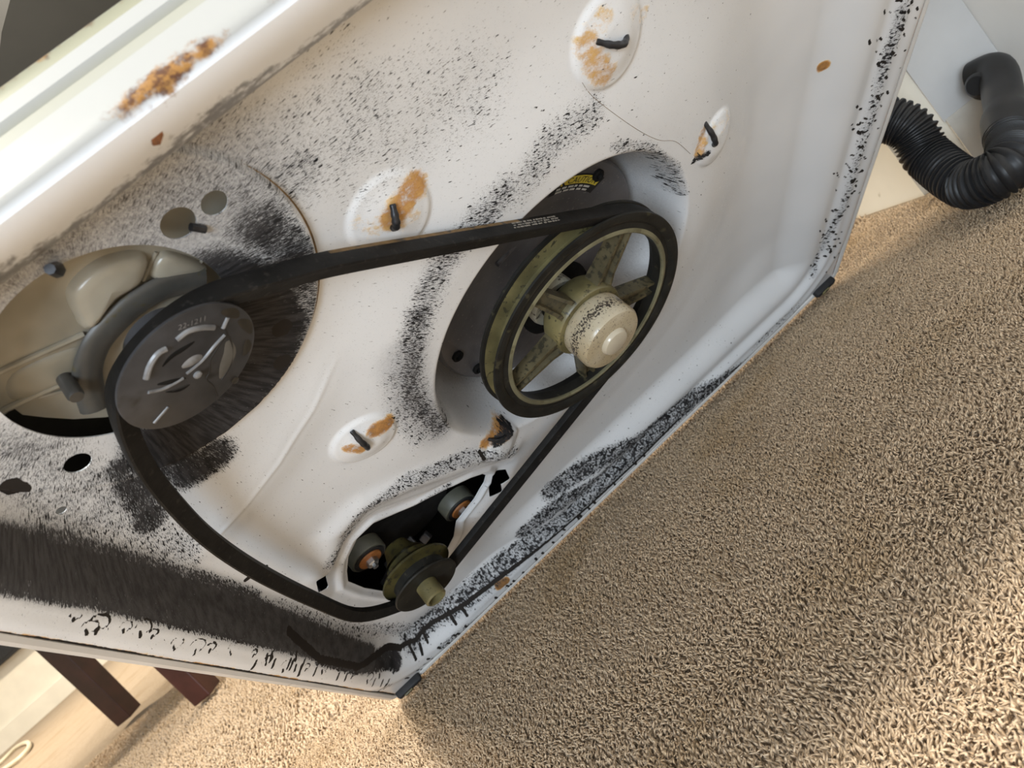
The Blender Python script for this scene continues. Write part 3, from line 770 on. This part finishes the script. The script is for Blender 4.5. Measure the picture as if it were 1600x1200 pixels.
DC = (0.318, 0.335)
v, f = lathe([(0.012, -0.0600), (0.024, -0.0595), (0.040, -0.0580), (0.056, -0.0560), (0.058, -0.0555), (0.070, -0.0525), (0.0840, -0.0500), (0.0875, -0.0505), (0.0895, -0.0530), (0.0900, -0.0600), (0.0900, -0.12)], 96)
b = MB(); b.add(placed(v, (DC[0], DC[1], 0)), f); drum = b.build('brake_drum', DRUM, washer)
for ang in (39, 111, 183, 207, 279, 327):
    a = math.radians(ang)
    v, f = lathe([(0.0042, -0.0500), (0.0044, -0.0480), (0.0036, -0.0472), (0.0024, -0.0474), (0.0020, -0.0495), (0.0, -0.0497)], 18)
    b = MB(); b.add(placed(v, (DC[0] + 0.079 * math.cos(a), DC[1] + 0.079 * math.sin(a), 0.0)), f); b.build('plug', DARK, drum)
# inner parts seen between the spokes
v, f = lathe([(0.0110, -0.034), (0.0115, -0.028), (0.0180, -0.027), (0.0190, -0.030), (0.0185, -0.036)], 40)
bc_ = [(0.3111,0.3347)][0]
b = MB(); b.add(placed(v, (bc_[0], bc_[1], 0)), f); b.build('bearing_ring', simple('pale_bearing', (0.42, 0.41, 0.33), 0.4, 0, 0.2, 80, (0.06, 0.05, 0.04), 200, 0.58), drum)
dk_ = [(0.3284,0.2876)][0]
v, f = lathe([(0.0, -0.0500), (0.024, -0.0500), (0.031, -0.0535), (0.033, -0.0600)], 40)
b = MB(); b.add(placed(v, (dk_[0], dk_[1], 0)), f); b.build('brake_collar', DARK, drum)
v, f = lathe([(0.0, -0.016), (0.0110, -0.016), (0.0110, -0.060)], 30)
b = MB(); b.add(placed(v, (DC[0], DC[1], 0)), f); b.build('shaft', DARK, washer)
for a in (100, 220, 340):
    a = math.radians(a)
    b = MB(); b.add(*tube([(DC[0] + 0.036 * math.cos(a), DC[1] + 0.036 * math.sin(a), -0.060), (DC[0] + 0.045 * math.cos(a + 0.4), DC[1] + 0.045 * math.sin(a + 0.4), -0.056)], 0.0018, 8))
    b.build('spring_clip', GREYMETAL, drum)

# caution label, curved round the drum face
def polar(r, a): return (DC[0] + r * math.cos(math.radians(a)), DC[1] + r * math.sin(math.radians(a)))
LZ = lambda r: -0.0497 - (0.0840 - r) * 0.214
def label_patch(r0, r1, a0, a1, mat, name, parent, lift, n=24):
    b = MB(); v = []; f = []
    for i in range(n + 1):
        a = a0 + (a1 - a0) * i / n
        for r, dz in ((r0, lift - 0.0005), (r0, lift), (r1, lift), (r1, lift - 0.0005)):
            x, y = polar(r, a); v.append((x, y, LZ(r) + dz))
    for i in range(n):
        for k in range(3): f.append((i * 4 + k, i * 4 + k + 1, (i + 1) * 4 + k + 1, (i + 1) * 4 + k))
    b.add(v, f); return b.build(name, mat, parent, smooth=False)
A0, A1 = 67.5, 33.5
label = label_patch(0.0655, 0.0788, A0 + 2, A1 - 2, INK, 'caution_label', drum, 0.0008)
label['label'] = 'curved black and yellow caution label on the dark drum'
label_patch(0.0715, 0.0778, A0, A1, YELLOW, 'yellow_band', label, 0.0011)
def text_mesh(body, size, mat, name, parent, mapper):
    cu = bpy.data.curves.new(name, 'FONT'); cu.body = body; cu.size = size; cu.align_x = 'LEFT'; cu.resolution_u = 2
    to = bpy.data.objects.new(name, cu); COL.objects.link(to)
    dg = bpy.context.evaluated_depsgraph_get()
    me = bpy.data.meshes.new_from_object(to.evaluated_get(dg))
    bpy.data.objects.remove(to, do_unlink=True)
    bm = bmesh.new(); bm.from_mesh(me)
    bmesh.ops.triangulate(bm, faces=bm.faces)
    for q in bm.verts: q.co = Vector(mapper(q.co.x, q.co.y))
    bm.to_mesh(me); bm.free()
    me.materials.clear(); me.materials.append(mat)
    o = bpy.data.objects.new(name, me); COL.objects.link(o); o.parent = parent
    return o
def on_label(r0, a0, lift):
    def mp(x, y):
        r = r0 + y; a = a0 - math.degrees(x / 0.075)
        p = polar(r, a); return (p[0], p[1], LZ(r) + lift)
    return mp
text_mesh('CAUTION', 0.0068, INK, 'caution_word', label, on_label(0.0724, 59.0, 0.0014))
tri = [polar(0.0722, 66.8), polar(0.0722, 60.4), polar(0.0774, 63.6)]
b = MB(); b.add([(p[0], p[1], LZ(0.075) + 0.0016) for p in tri] + [(p[0], p[1], LZ(0.075) + 0.0009) for p in tri], [(0, 1, 2), (0, 1, 4, 3), (1, 2, 5, 4), (2, 0, 3, 5)])
b.build('warning_triangle', INK, label, smooth=False)
tri = [polar(0.0731, 64.2), polar(0.0731, 63.0), polar(0.0760, 63.6)]
b = MB(); b.add([(p[0], p[1], LZ(0.075) + 0.0019) for p in tri], [(0, 1, 2)]); b.build('triangle_mark', YELLOW, label, smooth=False)
# the two lines under it are too worn to read: broken bars of pale print
rs = random.Random(3)
for r in (0.0694, 0.0668):
    a = 65.0
    while a > 38:
        w_ = rs.uniform(2.2, 5.5)
        label_patch(r - 0.0007, r + 0.0007, a, a - w_, PALEINK, 'worn_print', label, 0.0012, 3)
        a -= w_ + rs.uniform(0.8, 1.6)

# ---- pump seen through the round hole
PZ = -0.034
pump = empty('pump', (0, 0, 0), washer)
hx, hy, hr = HOLE
plate = [(hx + 0.075 * math.cos(t), hy + 0.060 * math.sin(t)) for t in np.linspace(math.radians(-20), math.radians(200), 40)]
edge = [(0.0687,0.5590),(0.0704,0.5476),(0.0737,0.5458),(0.0729,0.5408),(0.0760,0.5327),(0.0809,0.5222),(0.0882,0.5115),(0.1004,0.4990)]
b = MB(); b.add(*prism(plate + edge, PZ - 0.016, PZ)); b.build('pump_housing', PUMPPLASTIC, pump)
for nm, pts_, rad in (('rib', [(0.0794,0.5647),(0.0964,0.5590),(0.1123,0.5532)], 0.0012), ('rib', [(0.0667,0.5487),(0.0723,0.5485),(0.0855,0.5437),(0.1009,0.5369)], 0.0014),
                      ('rib', [(0.1421,0.5553),(0.1534,0.5621)], 0.0008), ('rib', [(0.1577,0.5426),(0.1642,0.5458)], 0.0008), ('rib', [(0.0821,0.5432),(0.0893,0.5377),(0.0892,0.5341)], 0.0008)):
    b = MB(); b.add(*tube([(p[0], p[1], PZ + 0.0005) for p in pts_], rad, 8)); b.build(nm, PUMPPLASTIC, pump)
# volute bulges
for pts_, hgt__ in (([(0.1160,0.5632),(0.1221,0.5736),(0.1352,0.5758),(0.1457,0.5713),(0.1503,0.5642),(0.1425,0.5579),(0.1301,0.5593),(0.1148,0.5550)], 0.0065), ([(0.1449,0.5551),(0.1541,0.5612),(0.1594,0.5540),(0.1629,0.5410),(0.1549,0.5433)], 0.0045), ([(0.0847,0.5591),(0.1079,0.5492),(0.1043,0.5378),(0.0768,0.5475)], 0.0020)):
    P2 = spline([(p[0], p[1], 0) for p in pts_], 5, True); c = np.mean(P2, 0); n = len(P2)
    v = []; f = []
    for s_, z_ in ((1.0, 0.0), (0.93, 0.55), (0.80, 0.85), (0.55, 1.0), (0.0, 1.08)):
        v += [tuple(c + (p - c) * s_ + np.array([0, 0, PZ - 0.0005 + hgt__ * z_])) for p in P2]
    for i in range(4):
        for k in range(n): f.append((i * n + k, i * n + (k + 1) % n, (i + 1) * n + (k + 1) % n, (i + 1) * n + k))
    b = MB(); b.add(v, f); b.build('volute', PUMPPLASTIC, pump)
PP = Vector((0.1334, 0.5386, 0.0))
SMOKY = simple('smoky_collar', (0.065, 0.063, 0.057), 0.4, 0, 0.25, 60, (0.07, 0.06, 0.03), 120, 0.58)
arc_ = spline([(p[0], p[1], -0.031) for p in [(0.0904,0.5225),(0.1000,0.5383),(0.1111,0.5472),(0.1225,0.5507),(0.1345,0.5515),(0.1466,0.5485),(0.1584,0.5392)]], 8)
v, f = tube(arc_, 0.0058, 12)
b = MB(); b.add([(p[0], p[1], -0.031 + (p[2] + 0.031) * 0.45) for p in v], f); b.build('collar', SMOKY, pump)
q = [(0.0941,0.5430),(0.0907,0.5369)]
b = MB(); v, f = lathe([(0.0032, -0.012), (0.0032, 0.004), (0.0026, 0.0052), (0.0, 0.0052)], 20); b.add(placed(v, (q[0][0], q[0][1], -0.026)), f); b.build('post', simple('smoky_post', (0.05, 0.047, 0.042), 0.35, 0, 0.3, 80), pump)
q = [(0.0942,0.5415),(0.1001,0.5395),(0.0985,0.5347),(0.0929,0.5364)]
b = MB(); b.add(*prism([(p[0], p[1]) for p in q], PZ - 0.001, PZ + 0.004)); b.build('boss_block', PUMPPLASTIC, pump, smooth=False)

PUN = Vector((0.1204, -0.1577, 1.0))
pp = empty('pump_pulley', PP, washer); pp.rotation_euler = frame_of(PUN).to_euler()
v, f = lathe([(0.0, -0.0210), (0.0140, -0.0210), (0.0140, -0.0020), (0.0290, -0.0014), (0.0297, -0.0012), (0.0297, -0.0002), (0.0290, 0.0002), (0.0, 0.0004)], 96)
b = MB(); b.add(v, f); disc = b.build('pulley_disc', PUMPGREY, pp)
Mp = frame_of(PUN).inverted()
def onp(pts_): 
    out = []
    for p in pts_:
        q = Mp @ (Vector((p[0], p[1], -(PUN.x * (p[0] - PP.x) + PUN.y * (p[1] - PP.y)))) - PP); out.append((q.x, q.y, q.z))
    return out
def strip(pts_, w, h, mat, name, taper=False, z=0.0003):
    P2 = spline([(p[0], p[1], z) for p in pts_], 6)
    n = len(P2)
    b = MB(); v, f = tube(P2, [w * (0.25 + 0.75 * math.sin(math.pi * i / (n - 1)) if taper else 1) for i in range(n)], 8)
    v = [(p[0], p[1], z + (p[2] - z) * h / w) for p in v]
    b.add(v, f); return b.build(name, mat, disc)
# unproject helper values are on the z = 0 plane; the disc is tilted, so slide along the view by its local height
def PD(pts_):
    out = []
    C0 = Vector((0.1756, 0.7663, 0.2105))
    n_ = PUN.normalized()
    for p in pts_:
        P0 = Vector((p[0], p[1], 0)); d = P0 - C0
        s = (PP - C0).dot(n_) / d.dot(n_)
        q = Mp @ (C0 + d * s - PP); out.append((q.x, q.y))
    return out
strip(PD([(0.1384,0.5549),(0.1432,0.5547),(0.1476,0.5517),(0.1506,0.5478)]), 0.0012, 0.0011, PUMPRIB, 'raised_rib')
strip(PD([(0.1205,0.5497),(0.1252,0.5535),(0.1302,0.5555),(0.1335,0.5548)]), 0.0013, 0.0012, PUMPRIB, 'raised_rib')
strip(PD([(0.1275,0.5489),(0.1326,0.5499),(0.1380,0.5490),(0.1420,0.5484)]), 0.0013, 0.0003, DARK, 'dark_slot', True)
strip(PD([(0.1210,0.5435),(0.1254,0.5394),(0.1293,0.5363)]), 0.0013, 0.0003, DARK, 'dark_slot', True)
strip(PD([(0.1204,0.5375),(0.1241,0.5333),(0.1282,0.5322)]), 0.0008, 0.0003, DARK, 'dark_slot', True)
strip(PD([(0.1316,0.5423),(0.1360,0.5413),(0.1396,0.5399)]), 0.0026, 0.0008, PUMPRIB, 'raised_pad', True)
strip(PD([(0.1307,0.5382),(0.1384,0.5383),(0.1460,0.5403),(0.1513,0.5412)]), 0.0007, 0.0008, PUMPRIB, 'raised_rib')
strip(PD([(0.1166,0.5435),(0.1212,0.5397),(0.1286,0.5374)]), 0.0007, 0.0008, PUMPRIB, 'raised_rib')
strip(PD([(0.1527,0.5445),(0.1569,0.5472)]), 0.0009, 0.0008, PUMPRIB, 'raised_rib')
strip(PD([(0.1079,0.5284),(0.1162,0.5303)]), 0.0007, 0.0005, PUMPRIB, 'raised_rib')
strip(PD([(0.1376,0.5234),(0.1427,0.5275),(0.1475,0.5318),(0.1503,0.5374)]), 0.0034, 0.0003, simple('worn_recess', (0.10, 0.098, 0.09), 0.4, 0, 0.2, 90), 'worn_recess', True)
for pts_ in ([(0.1531,0.5439),(0.1518,0.5391),(0.1500,0.5336),(0.1462,0.5280),(0.1425,0.5249),(0.1374,0.5226)], [(0.1511,0.5400),(0.1452,0.5377),(0.1404,0.5353),(0.1368,0.5306),(0.1337,0.5284),(0.1331,0.5225),(0.1310,0.5166)], [(0.1222,0.5358),(0.1252,0.5340),(0.1277,0.5329)]):
    strip(PD(pts_), 0.00035, 0.00025, INK, 'crack')
q = PD([(0.1330,0.5341)])[0]
v, f = lathe([(0.0018, 0.0), (0.0017, 0.0010), (0.0009, 0.0016), (0.0, 0.0017)], 16); b = MB(); b.add(placed(v, (q[0], q[1], 0.0002)), f); b.build('centre_pip', PUMPRIB, disc)
for pts_ in ([(0.1589,0.5423),(0.1598,0.5375),(0.1587,0.5323)], [(0.1557,0.5311),(0.1531,0.5266),(0.1502,0.5251)], [(0.1569,0.5516),(0.1593,0.5476),(0.1598,0.5436)], [(0.1388,0.5168),(0.1420,0.5167)]):
    strip(PD(pts_), 0.0022, 0.0002, simple('oil_stain', (0.03, 0.027, 0.022), 0.35, 0, 0.3, 90), 'oil_stain', True)
ta = PD([(0.1413,0.5583),(0.1528,0.5522)]); dx_, dy_ = ta[1][0] - ta[0][0], ta[1][1] - ta[0][1]; ll = math.hypot(dx_, dy_)
ux, uy = dx_ / ll, dy_ / ll
text_mesh('22-1211', 0.0036, PUMPRIB, 'moulded_number', disc, lambda x, y: (ta[0][0] + ux * x - uy * y, ta[0][1] + uy * x + ux * y, 0.0006))
# tab behind the pulley
q = [(0.1527,0.5420),(0.1600,0.5402),(0.1603,0.5325)]
b = MB(); b.add(*prism([(p[0], p[1]) for p in q], -0.0215, -0.0170)); b.build('pump_tab', PUMPRIB, pump, smooth=False)

b = MB(); b.add(*box(W / 2, 0.265, -0.150, W + 0.004, 0.525, 0.006, 0.001)); b.build('inner_shade_plate', SHADEPLATE, washer)  # added dark plate that keeps the cabinet interior black behind the holes
arc_ = [(PUMPC[0] + (PUMPC[2] + 0.0004) * math.cos(math.radians(a)), PUMPC[1] + (PUMPC[2] + 0.0004) * math.sin(math.radians(a))) for a in range(-75, 25, 2)]
b = MB(); b.add(*tube([(p[0], p[1], float(hgt(p[0], p[1])) - 0.0002) for p in arc_], [0.0003 + 0.0007 * math.sin(math.pi * i / 49) for i in range(50)], 6)); b.build('worn_edge', BELT_TOP, washer)
b = MB(); b.add(*box(W / 2, 0.0065, -0.094, W - 0.006, 0.004, 0.118, 0.001)); b.build('rear_shade_plate', SHADEPLATE, washer)  # added dark plate hiding the white rear wall, for shade inside the motor opening
# ---- motor with its pulley, rollers and brackets inside the opening
motor = empty('motor', (0, 0, 0), washer)
MC = Vector((0.1110, 0.1840, 0.004)); 
mp_ = empty('motor_pulley', MC, washer); mp_.rotation_euler = frame_of(PN).to_euler()
v, f = lathe([(0.0, -0.0015), (0.018, -0.0015), (0.024, 0.0), (0.0280, 0.0), (0.0288, -0.001), (0.0284, -0.0022), (0.0235, -0.0050), (0.0235, -0.0115)], 64)
b = MB(); b.add(v, f); b.build('front_flange', RIMBLACK, mp_)
v, f = lathe([(0.0235, -0.0115), (0.0290, -0.0140), (0.0310, -0.0142), (0.0312, -0.0160), (0.0290, -0.0185), (0.020, -0.021), (0.020, -0.027), (0.0, -0.027)], 64)
b = MB(); b.add(v, f); b.build('rear_flange', GREEN_DIM, mp_)
v, f = lathe([(0.0090, -0.0016), (0.0092, 0.0125), (0.0080, 0.0138), (0.0066, 0.0130), (0.0062, 0.006), (0.0, 0.006)], 36)
b = MB(); b.add(v, f); b.build('shaft_sleeve', GREEN_CLEAN, mp_)
v, f = lathe([(0.0, -0.040), (0.0105, -0.040), (0.0115, -0.037), (0.0140, -0.031), (0.0185, -0.026)], 36)
b = MB(); b.add(placed(v, (MC.x, MC.y, 0)), f); b.build('motor_boss', GREEN_DIM, motor)
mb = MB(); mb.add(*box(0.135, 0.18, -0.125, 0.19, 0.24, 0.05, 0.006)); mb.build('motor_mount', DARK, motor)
v, f = lathe([(0.0, -0.058), (0.045, -0.058), (0.060, -0.070), (0.062, -0.105)], 40)
b = MB(); b.add(placed(v, (MC.x + 0.02, MC.y - 0.01, 0)), f); b.build('motor_can', DARK, motor)
for c in ([(0.0903,0.1907),(0.1712,0.1357)]):
    rt = empty('mount_roller', (c[0], c[1], -0.045), motor)
    v, f = lathe([(0.0105, 0.0), (0.0158, 0.0), (0.0165, -0.001), (0.0165, -0.012), (0.006, -0.0125)], 40); b = MB(); b.add(v, f); b.build('wheel', ROLLER, rt)
    v, f = lathe([(0.0, 0.0010), (0.0140, 0.0010), (0.0142, 0.0)], 40); b = MB(); b.add(v, f); b.build('dark_washer', RUBBER, rt)
    v, f = lathe([(0.0, 0.0026), (0.0100, 0.0024), (0.0105, 0.0010)], 40); b = MB(); b.add(v, f); b.build('orange_washer', ORANGE, rt)
    v, f = lathe([(0.0055, 0.0022), (0.0055, 0.0062), (0.0045, 0.0072), (0.0025, 0.0074), (0.0025, 0.0100), (0.0, 0.0105)], 6); b = MB(); b.add(v, f); b.build('bolt', STEEL, rt, smooth=False)
rr = random.Random(5)
for i, (c, s) in enumerate(zip([(0.1185,0.1452),(0.1190,0.1190),(0.1306,0.1289),(0.1036,0.1365),(0.0805,0.1182),(0.1160,0.1021),(0.0949,0.1386)], ((0.010, 0.006), (0.011, 0.006), (0.009, 0.008), (0.010, 0.007), (0.016, 0.005), (0.004, 0.004), (0.012, 0.006)))):
    v, f = box(0, 0, 0, s[0], s[1], 0.008, 0.0012)
    R_ = Matrix.Rotation(rr.uniform(-0.8, 0.8), 3, 'Z') @ Matrix.Rotation(rr.uniform(-0.5, 0.5), 3, 'X')
    b = MB(); b.add([tuple(R_ @ Vector(p) + Vector((c[0], c[1], -0.050))) for p in v], f); b.build('spring_bracket', GREYMETAL, motor, smooth=False)

# ---- drive belt
def belt():
    R_ = 0.0812
    Mf = frame_of(PN)
    def on_pulley(a):
        p = Mf @ Vector((R_ * math.cos(a), R_ * math.sin(a), -0.0138)) + PC
        return (p.x, p.y, p.z)
    left = [(0.2013,0.5295),(0.1770,0.5445),(0.1613,0.5537),(0.1476,0.5577),(0.1329,0.5577),(0.1185,0.5542),(0.1056,0.5464),(0.0950,0.5302),(0.0838,0.5034),(0.0752,0.4721),(0.0660,0.4282),(0.0597,0.3670),(0.0567,0.2857),(0.0583,0.2105)]
    run = [(p[0], p[1], -0.0125 + 0.001 * max(0.0, i - 8) / 6) for i, p in enumerate(left)]
    motor_arc = []
    Mm = frame_of(PN)
    for a in (218, 250, 285, 310):
        p = Mm @ Vector((0.0288 * math.cos(math.radians(a)), 0.0288 * math.sin(math.radians(a)), -0.0140)) + MC
        motor_arc.append((p.x, p.y, p.z))
    arc = [on_pulley(math.radians(a)) for a in range(-64, 62, 6)]
    path = spline(run + motor_arc, 6, False)
    # straight lower run
    a0, a1 = np.array(path[-1]), np.array(arc[0])
    low = [a0 + (a1 - a0) * t for t in np.linspace(0, 1, 14)[1:-1]]
    b0, b1 = np.array(arc[-1]), np.array(path[0])
    top = [b0 + (b1 - b0) * t for t in np.linspace(0, 1, 20)[1:-1]]
    full = path + low + [np.array(p) for p in arc] + top
    # even out the corners slightly
    Q = np.array(full)
    for _ in range(3): Q = 0.25 * np.roll(Q, 1, 0) + 0.5 * Q + 0.25 * np.roll(Q, -1, 0)
    T = np.roll(Q, -1, 0) - np.roll(Q, 1, 0); T /= np.linalg.norm(T, axis=1)[:, None]
    # outward in-plane normal (path runs anticlockwise)
    Nn = np.cross(T, np.array([0, 0, 1.0])); Nn /= np.linalg.norm(Nn, axis=1)[:, None]
    wd, th_ = 0.0104, 0.0080
    sec = [(0.0, 0.0), (0.0006, 0.0030), (0.0004, 0.0090), (0.0, wd), (-0.0010, wd + 0.0003), (-0.004, wd - 0.0012), (-th_, wd - 0.0028), (-th_ - 0.0003, wd * 0.5), (-th_, 0.0028), (-0.0010, -0.0002)]
    m = len(sec); n = len(Q); v = []; f = []; fm = []
    for i in range(n):
        for (o_, z_) in sec: v.append(tuple(Q[i] + Nn[i] * o_ + np.array([0, 0, z_])))
    for i in range(n):
        j = (i + 1) % n
        for k in range(m):
            f.append((i * m + k, i * m + (k + 1) % m, j * m + (k + 1) % m, j * m + k)); fm.append(1 if k in (0, 9) and (i >= n - 24 and Q[i][0] < 0.300) else 0)
    o = mesh_obj('drive_belt', v, f, None, washer, mats=[BELT, BELT_TOP], face_mat=fm)
    o['label'] = 'worn black rubber drive belt looped round the three pulleys'
    # worn pale print on the outer face of the top run
    k0 = len(path) + len(low) + len(arc) + 1
    p0 = Q[k0 + 5]; tt = T[k0 + 5]; nn = Nn[k0 + 5]
    rs = random.Random(8); b = MB()
    for row in range(3):
        s = 0.0
        while s < 0.036:
            ln = rs.uniform(0.0008, 0.0026)
            c = p0 + tt * (s - 0.016) + nn * 0.0007 + np.array([0, 0, 0.0036 + row * 0.0019])
            vv, ff = box(0, 0, 0, ln, 0.0003, rs.uniform(0.0006, 0.0011))
            vv = [tuple(c + tt * q[0] + nn * q[1] + np.array([0, 0, q[2]])) for q in vv]
            b.add(vv, ff); s += ln + rs.uniform(0.0004, 0.0016)
    b.build('worn_lettering', PRINT, o, smooth=False)
    return o
belt()

blk = MB(); blk.add(*box(W / 2, -0.0150, -0.020, W - 0.02, 0.014, 0.026, 0.002)); blk.build('light_block_strip', RUBBER, washer)  # added strip that blocks light leaking under the rear edge
hc_ = [(0.3546,0.4974),(0.3593,0.4852),(0.3709,0.4648),(0.3874,0.4387),(0.4020,0.4191),(0.4158,0.4059),(0.4291,0.3834)]
b = MB(); b.add(*tube([(p[0], p[1], float(hgt(p[0], p[1]))) for p in spline([(q[0], q[1], 0) for q in hc_], 6)], 0.00013, 5)); b.build('paint_crack', BELT_TOP, washer)
# ---- bent wires through the anchor domes, feet
def pin(pts_, rad, lift=0.004):
    P2 = [(p[0], p[1], float(hgt(p[0], p[1])) + l) for p, l in zip(pts_, lift)]
    P3 = spline(P2, 6); n = len(P3)
    b = MB(); b.add(*tube(P3, [rad * (0.75 + 0.35 * math.sin(math.pi * i / (n - 1)) + 0.10 * math.sin(i * 1.7)) for i in range(n)], 10)); return b.build('anchor_wire', WIRE, washer)
pin([(0.3660,0.5138),(0.3722,0.5094),(0.3792,0.5053),(0.3852,0.5037)], 0.0017, (0.0, 0.003, 0.003, -0.001))
pin([(0.4438,0.3972),(0.4453,0.3890),(0.4462,0.3819),(0.4468,0.3784)], 0.0018, (-0.001, 0.003, 0.003, 0.0))
pin([(0.2407,0.5156),(0.2380,0.5113),(0.2362,0.5070),(0.2349,0.5047)], 0.0018, (0.0, 0.003, 0.003, 0.0))
pin([(0.1565,0.3973),(0.1562,0.3908),(0.1565,0.3833),(0.1558,0.3746)], 0.0017, (0.0, 0.003, 0.003, -0.001))
pin([(0.2197,0.2708),(0.2252,0.2654),(0.2314,0.2606)], 0.0014, (0.0, 0.002, 0.0))
q = [(0.1286,0.5998),(0.1289,0.5950),(0.1284,0.5918)]
b = MB(); b.add(*tube([(p[0], p[1], -0.0125 - 0.004 * i) for i, p in enumerate(q)], [0.0018, 0.0028, 0.0022], 8)); b.build('retaining_clip', WIRE, washer)
q = [(0.1696,0.5723),(0.1727,0.5675)]
b = MB(); b.add(*tube([(p[0], p[1], float(hgt(*p)) + 0.001) for p in q], 0.0016, 8)); b.build('stub_wire', WIRE, washer)
for cx in (0.016, 0.632):
    ft = MB(); ft.add(*box(cx, 0.0010, 0.0005, 0.030, 0.0085, 0.012, 0.003)); fo = ft.build('foot', RUBBER, washer)
    ft = MB(); ft.add(*box(cx - 0.003, 0.0010, 0.0068, 0.010, 0.005, 0.0016, 0.0005)); ft.build('foot_pad', GREEN_CLEAN, fo)

# ------------------------------------------------------------------ drain hose
def hose():
    root = empty('drain_hose', (0.72, -0.16, 0.0))
    tag(root, 'black corrugated drain hose curving over the carpet from behind the washer to a wall elbow', 'hose')
    pts = [(0.685, 0.14, 0.26), (0.705, 0.03, 0.19)] + [(0.7546,-0.0800,0.1115)] + [(0.7490,-0.1000,0.0608)] + [(0.7307,-0.1350,0.0321)] + [(0.7245,-0.1650,0.0168)] + [(0.7427,-0.1800,0.0181)] + [(0.8047,-0.1350,0.0300)]
    P3 = spline(pts, 40); P3 = np.array(P3)
    d = np.r_[0, np.cumsum(np.linalg.norm(np.diff(P3, axis=0), axis=1))]
    s = np.arange(0, d[-1], 0.00085)
    Q = np.c_[[np.interp(s, d, P3[:, k]) for k in range(3)]].T
    Q[:, 2] = np.maximum(Q[:, 2], 0.027)
    pitch = 0.0052
    rad = 0.0215 + 0.0017 * np.tanh(2.5 * np.sin(2 * math.pi * s / pitch))
    off = np.array([-0.72, 0.16, 0])
    b = MB(); b.add(*tube([tuple(p + off) for p in Q], list(rad), 28)); b.build('corrugated_tube', HOSE, root)
    e0 = Q[-1]; e1 = np.array([(0.8593,-0.1000,0.0499)][0]); e2 = np.array([(0.9026,-0.0700,0.0683)][0]); e3 = e2 + np.array([0.0, 0.026, 0.004])
    e0 = Q[-4]
    E = spline([tuple(e0 + off), tuple(e1 + off), tuple(e2 + off), tuple(e3 + off)], 8)
    b = MB(); b.add(*tube(E, [0.0235] * 5 + [0.0205] + [0.0190] * (len(E) - 6), 28)); el = b.build('elbow', HOSE, root)
    # flared cap pointing away from the elbow
    c = e2 + off
    v, f = lathe([(0.0, 0.004), (0.010, 0.004), (0.013, 0.0), (0.013, -0.016), (0.019, -0.018), (0.020, -0.022), (0.016, -0.03)], 28)
    b = MB(); b.add(placed(v, tuple(c + np.array([-0.024, 0.004, 0.002])), (-0.86, -0.35, 0.25)), f); b.build('cap', HOSE, root)
hose()

# ------------------------------------------------------------------ table legs behind, cord on the floor
def table():
    root = empty('side_table', (-0.60, 1.2, 0.0))
    tag(root, 'dark mahogany table standing on the carpet behind the washer, only its legs in view', 'table')
    off = np.array([0.60, -1.2, 0.0])
    for (x, y, sx) in ((-0.845, 1.40, 0.060), (-0.435, 0.80, 0.052), (-0.30, 1.62, 0.060), (-0.98, 0.62, 0.052)):
        b = MB(); v, f = box(0, 0, 0.1920, sx, sx, 0.376, 0.003)
        v = [(p[0] * (0.86 + 0.14 * p[2] / 0.38), p[1] * (0.86 + 0.14 * p[2] / 0.38), p[2]) for p in v]
        Rz = Matrix.Rotation(math.radians(-20), 3, 'Z')
        b.add([tuple(Rz @ Vector(p) + Vector((x + off[0], y + off[1], 0))) for p in v], f); b.build('leg', WOOD, root, smooth=False)
    b = MB(); v, f = prism([(-1.12 + off[0], 0.60 + off[1]), (-0.41 + off[0], 0.72 + off[1]), (-0.26 + off[0], 1.70 + off[1]), (-0.98 + off[0], 1.52 + off[1])], 0.38, 0.42)
    b.add(v, f); b.build('table_top', WOOD, root, smooth=False)
table()
def far_panel():
    a, c = [(-2.6547,4.6000,0.4518),(-2.4895,4.6000,0.3940)]
    x1 = c[0]; z0 = 0.5 * (a[2] + c[2])
    root = empty('dark_panel', (x1 - 0.5, 4.64, z0))
    tag(root, 'black flat panel hung on the far cream wall at the left', 'panel')
    b = MB(); b.add(*box(0, 0, 0.30, 1.0, 0.06, 0.60, 0.006)); b.build('frame', INK, root)
    b = MB(); b.add(*box(0, -0.032, 0.30, 0.95, 0.004, 0.55)); b.build('face', simple('dark_glass', (0.01, 0.011, 0.014), 0.15), root, smooth=False)
far_panel()
cord = [(-2.8210,3.9647,0.0040),(-2.5986,3.7968,0.0040),(-2.5439,3.8885,0.0040),(-2.3051,3.5700,0.0040),(-2.0810,3.1617,0.0040),(-2.0687,3.0371,0.0040),(-2.2329,3.1763,0.0040),(-2.3868,3.2881,0.0040)]
b = MB(); b.add(*tube(spline(cord, 8), 0.010, 8)); o = b.build('power_cord', simple('cream_cord', (0.70, 0.62, 0.45), 0.5, 0, 0.1, 20))
tag(o, 'cream cord looped on the far carpet by the baseboard', 'cord')
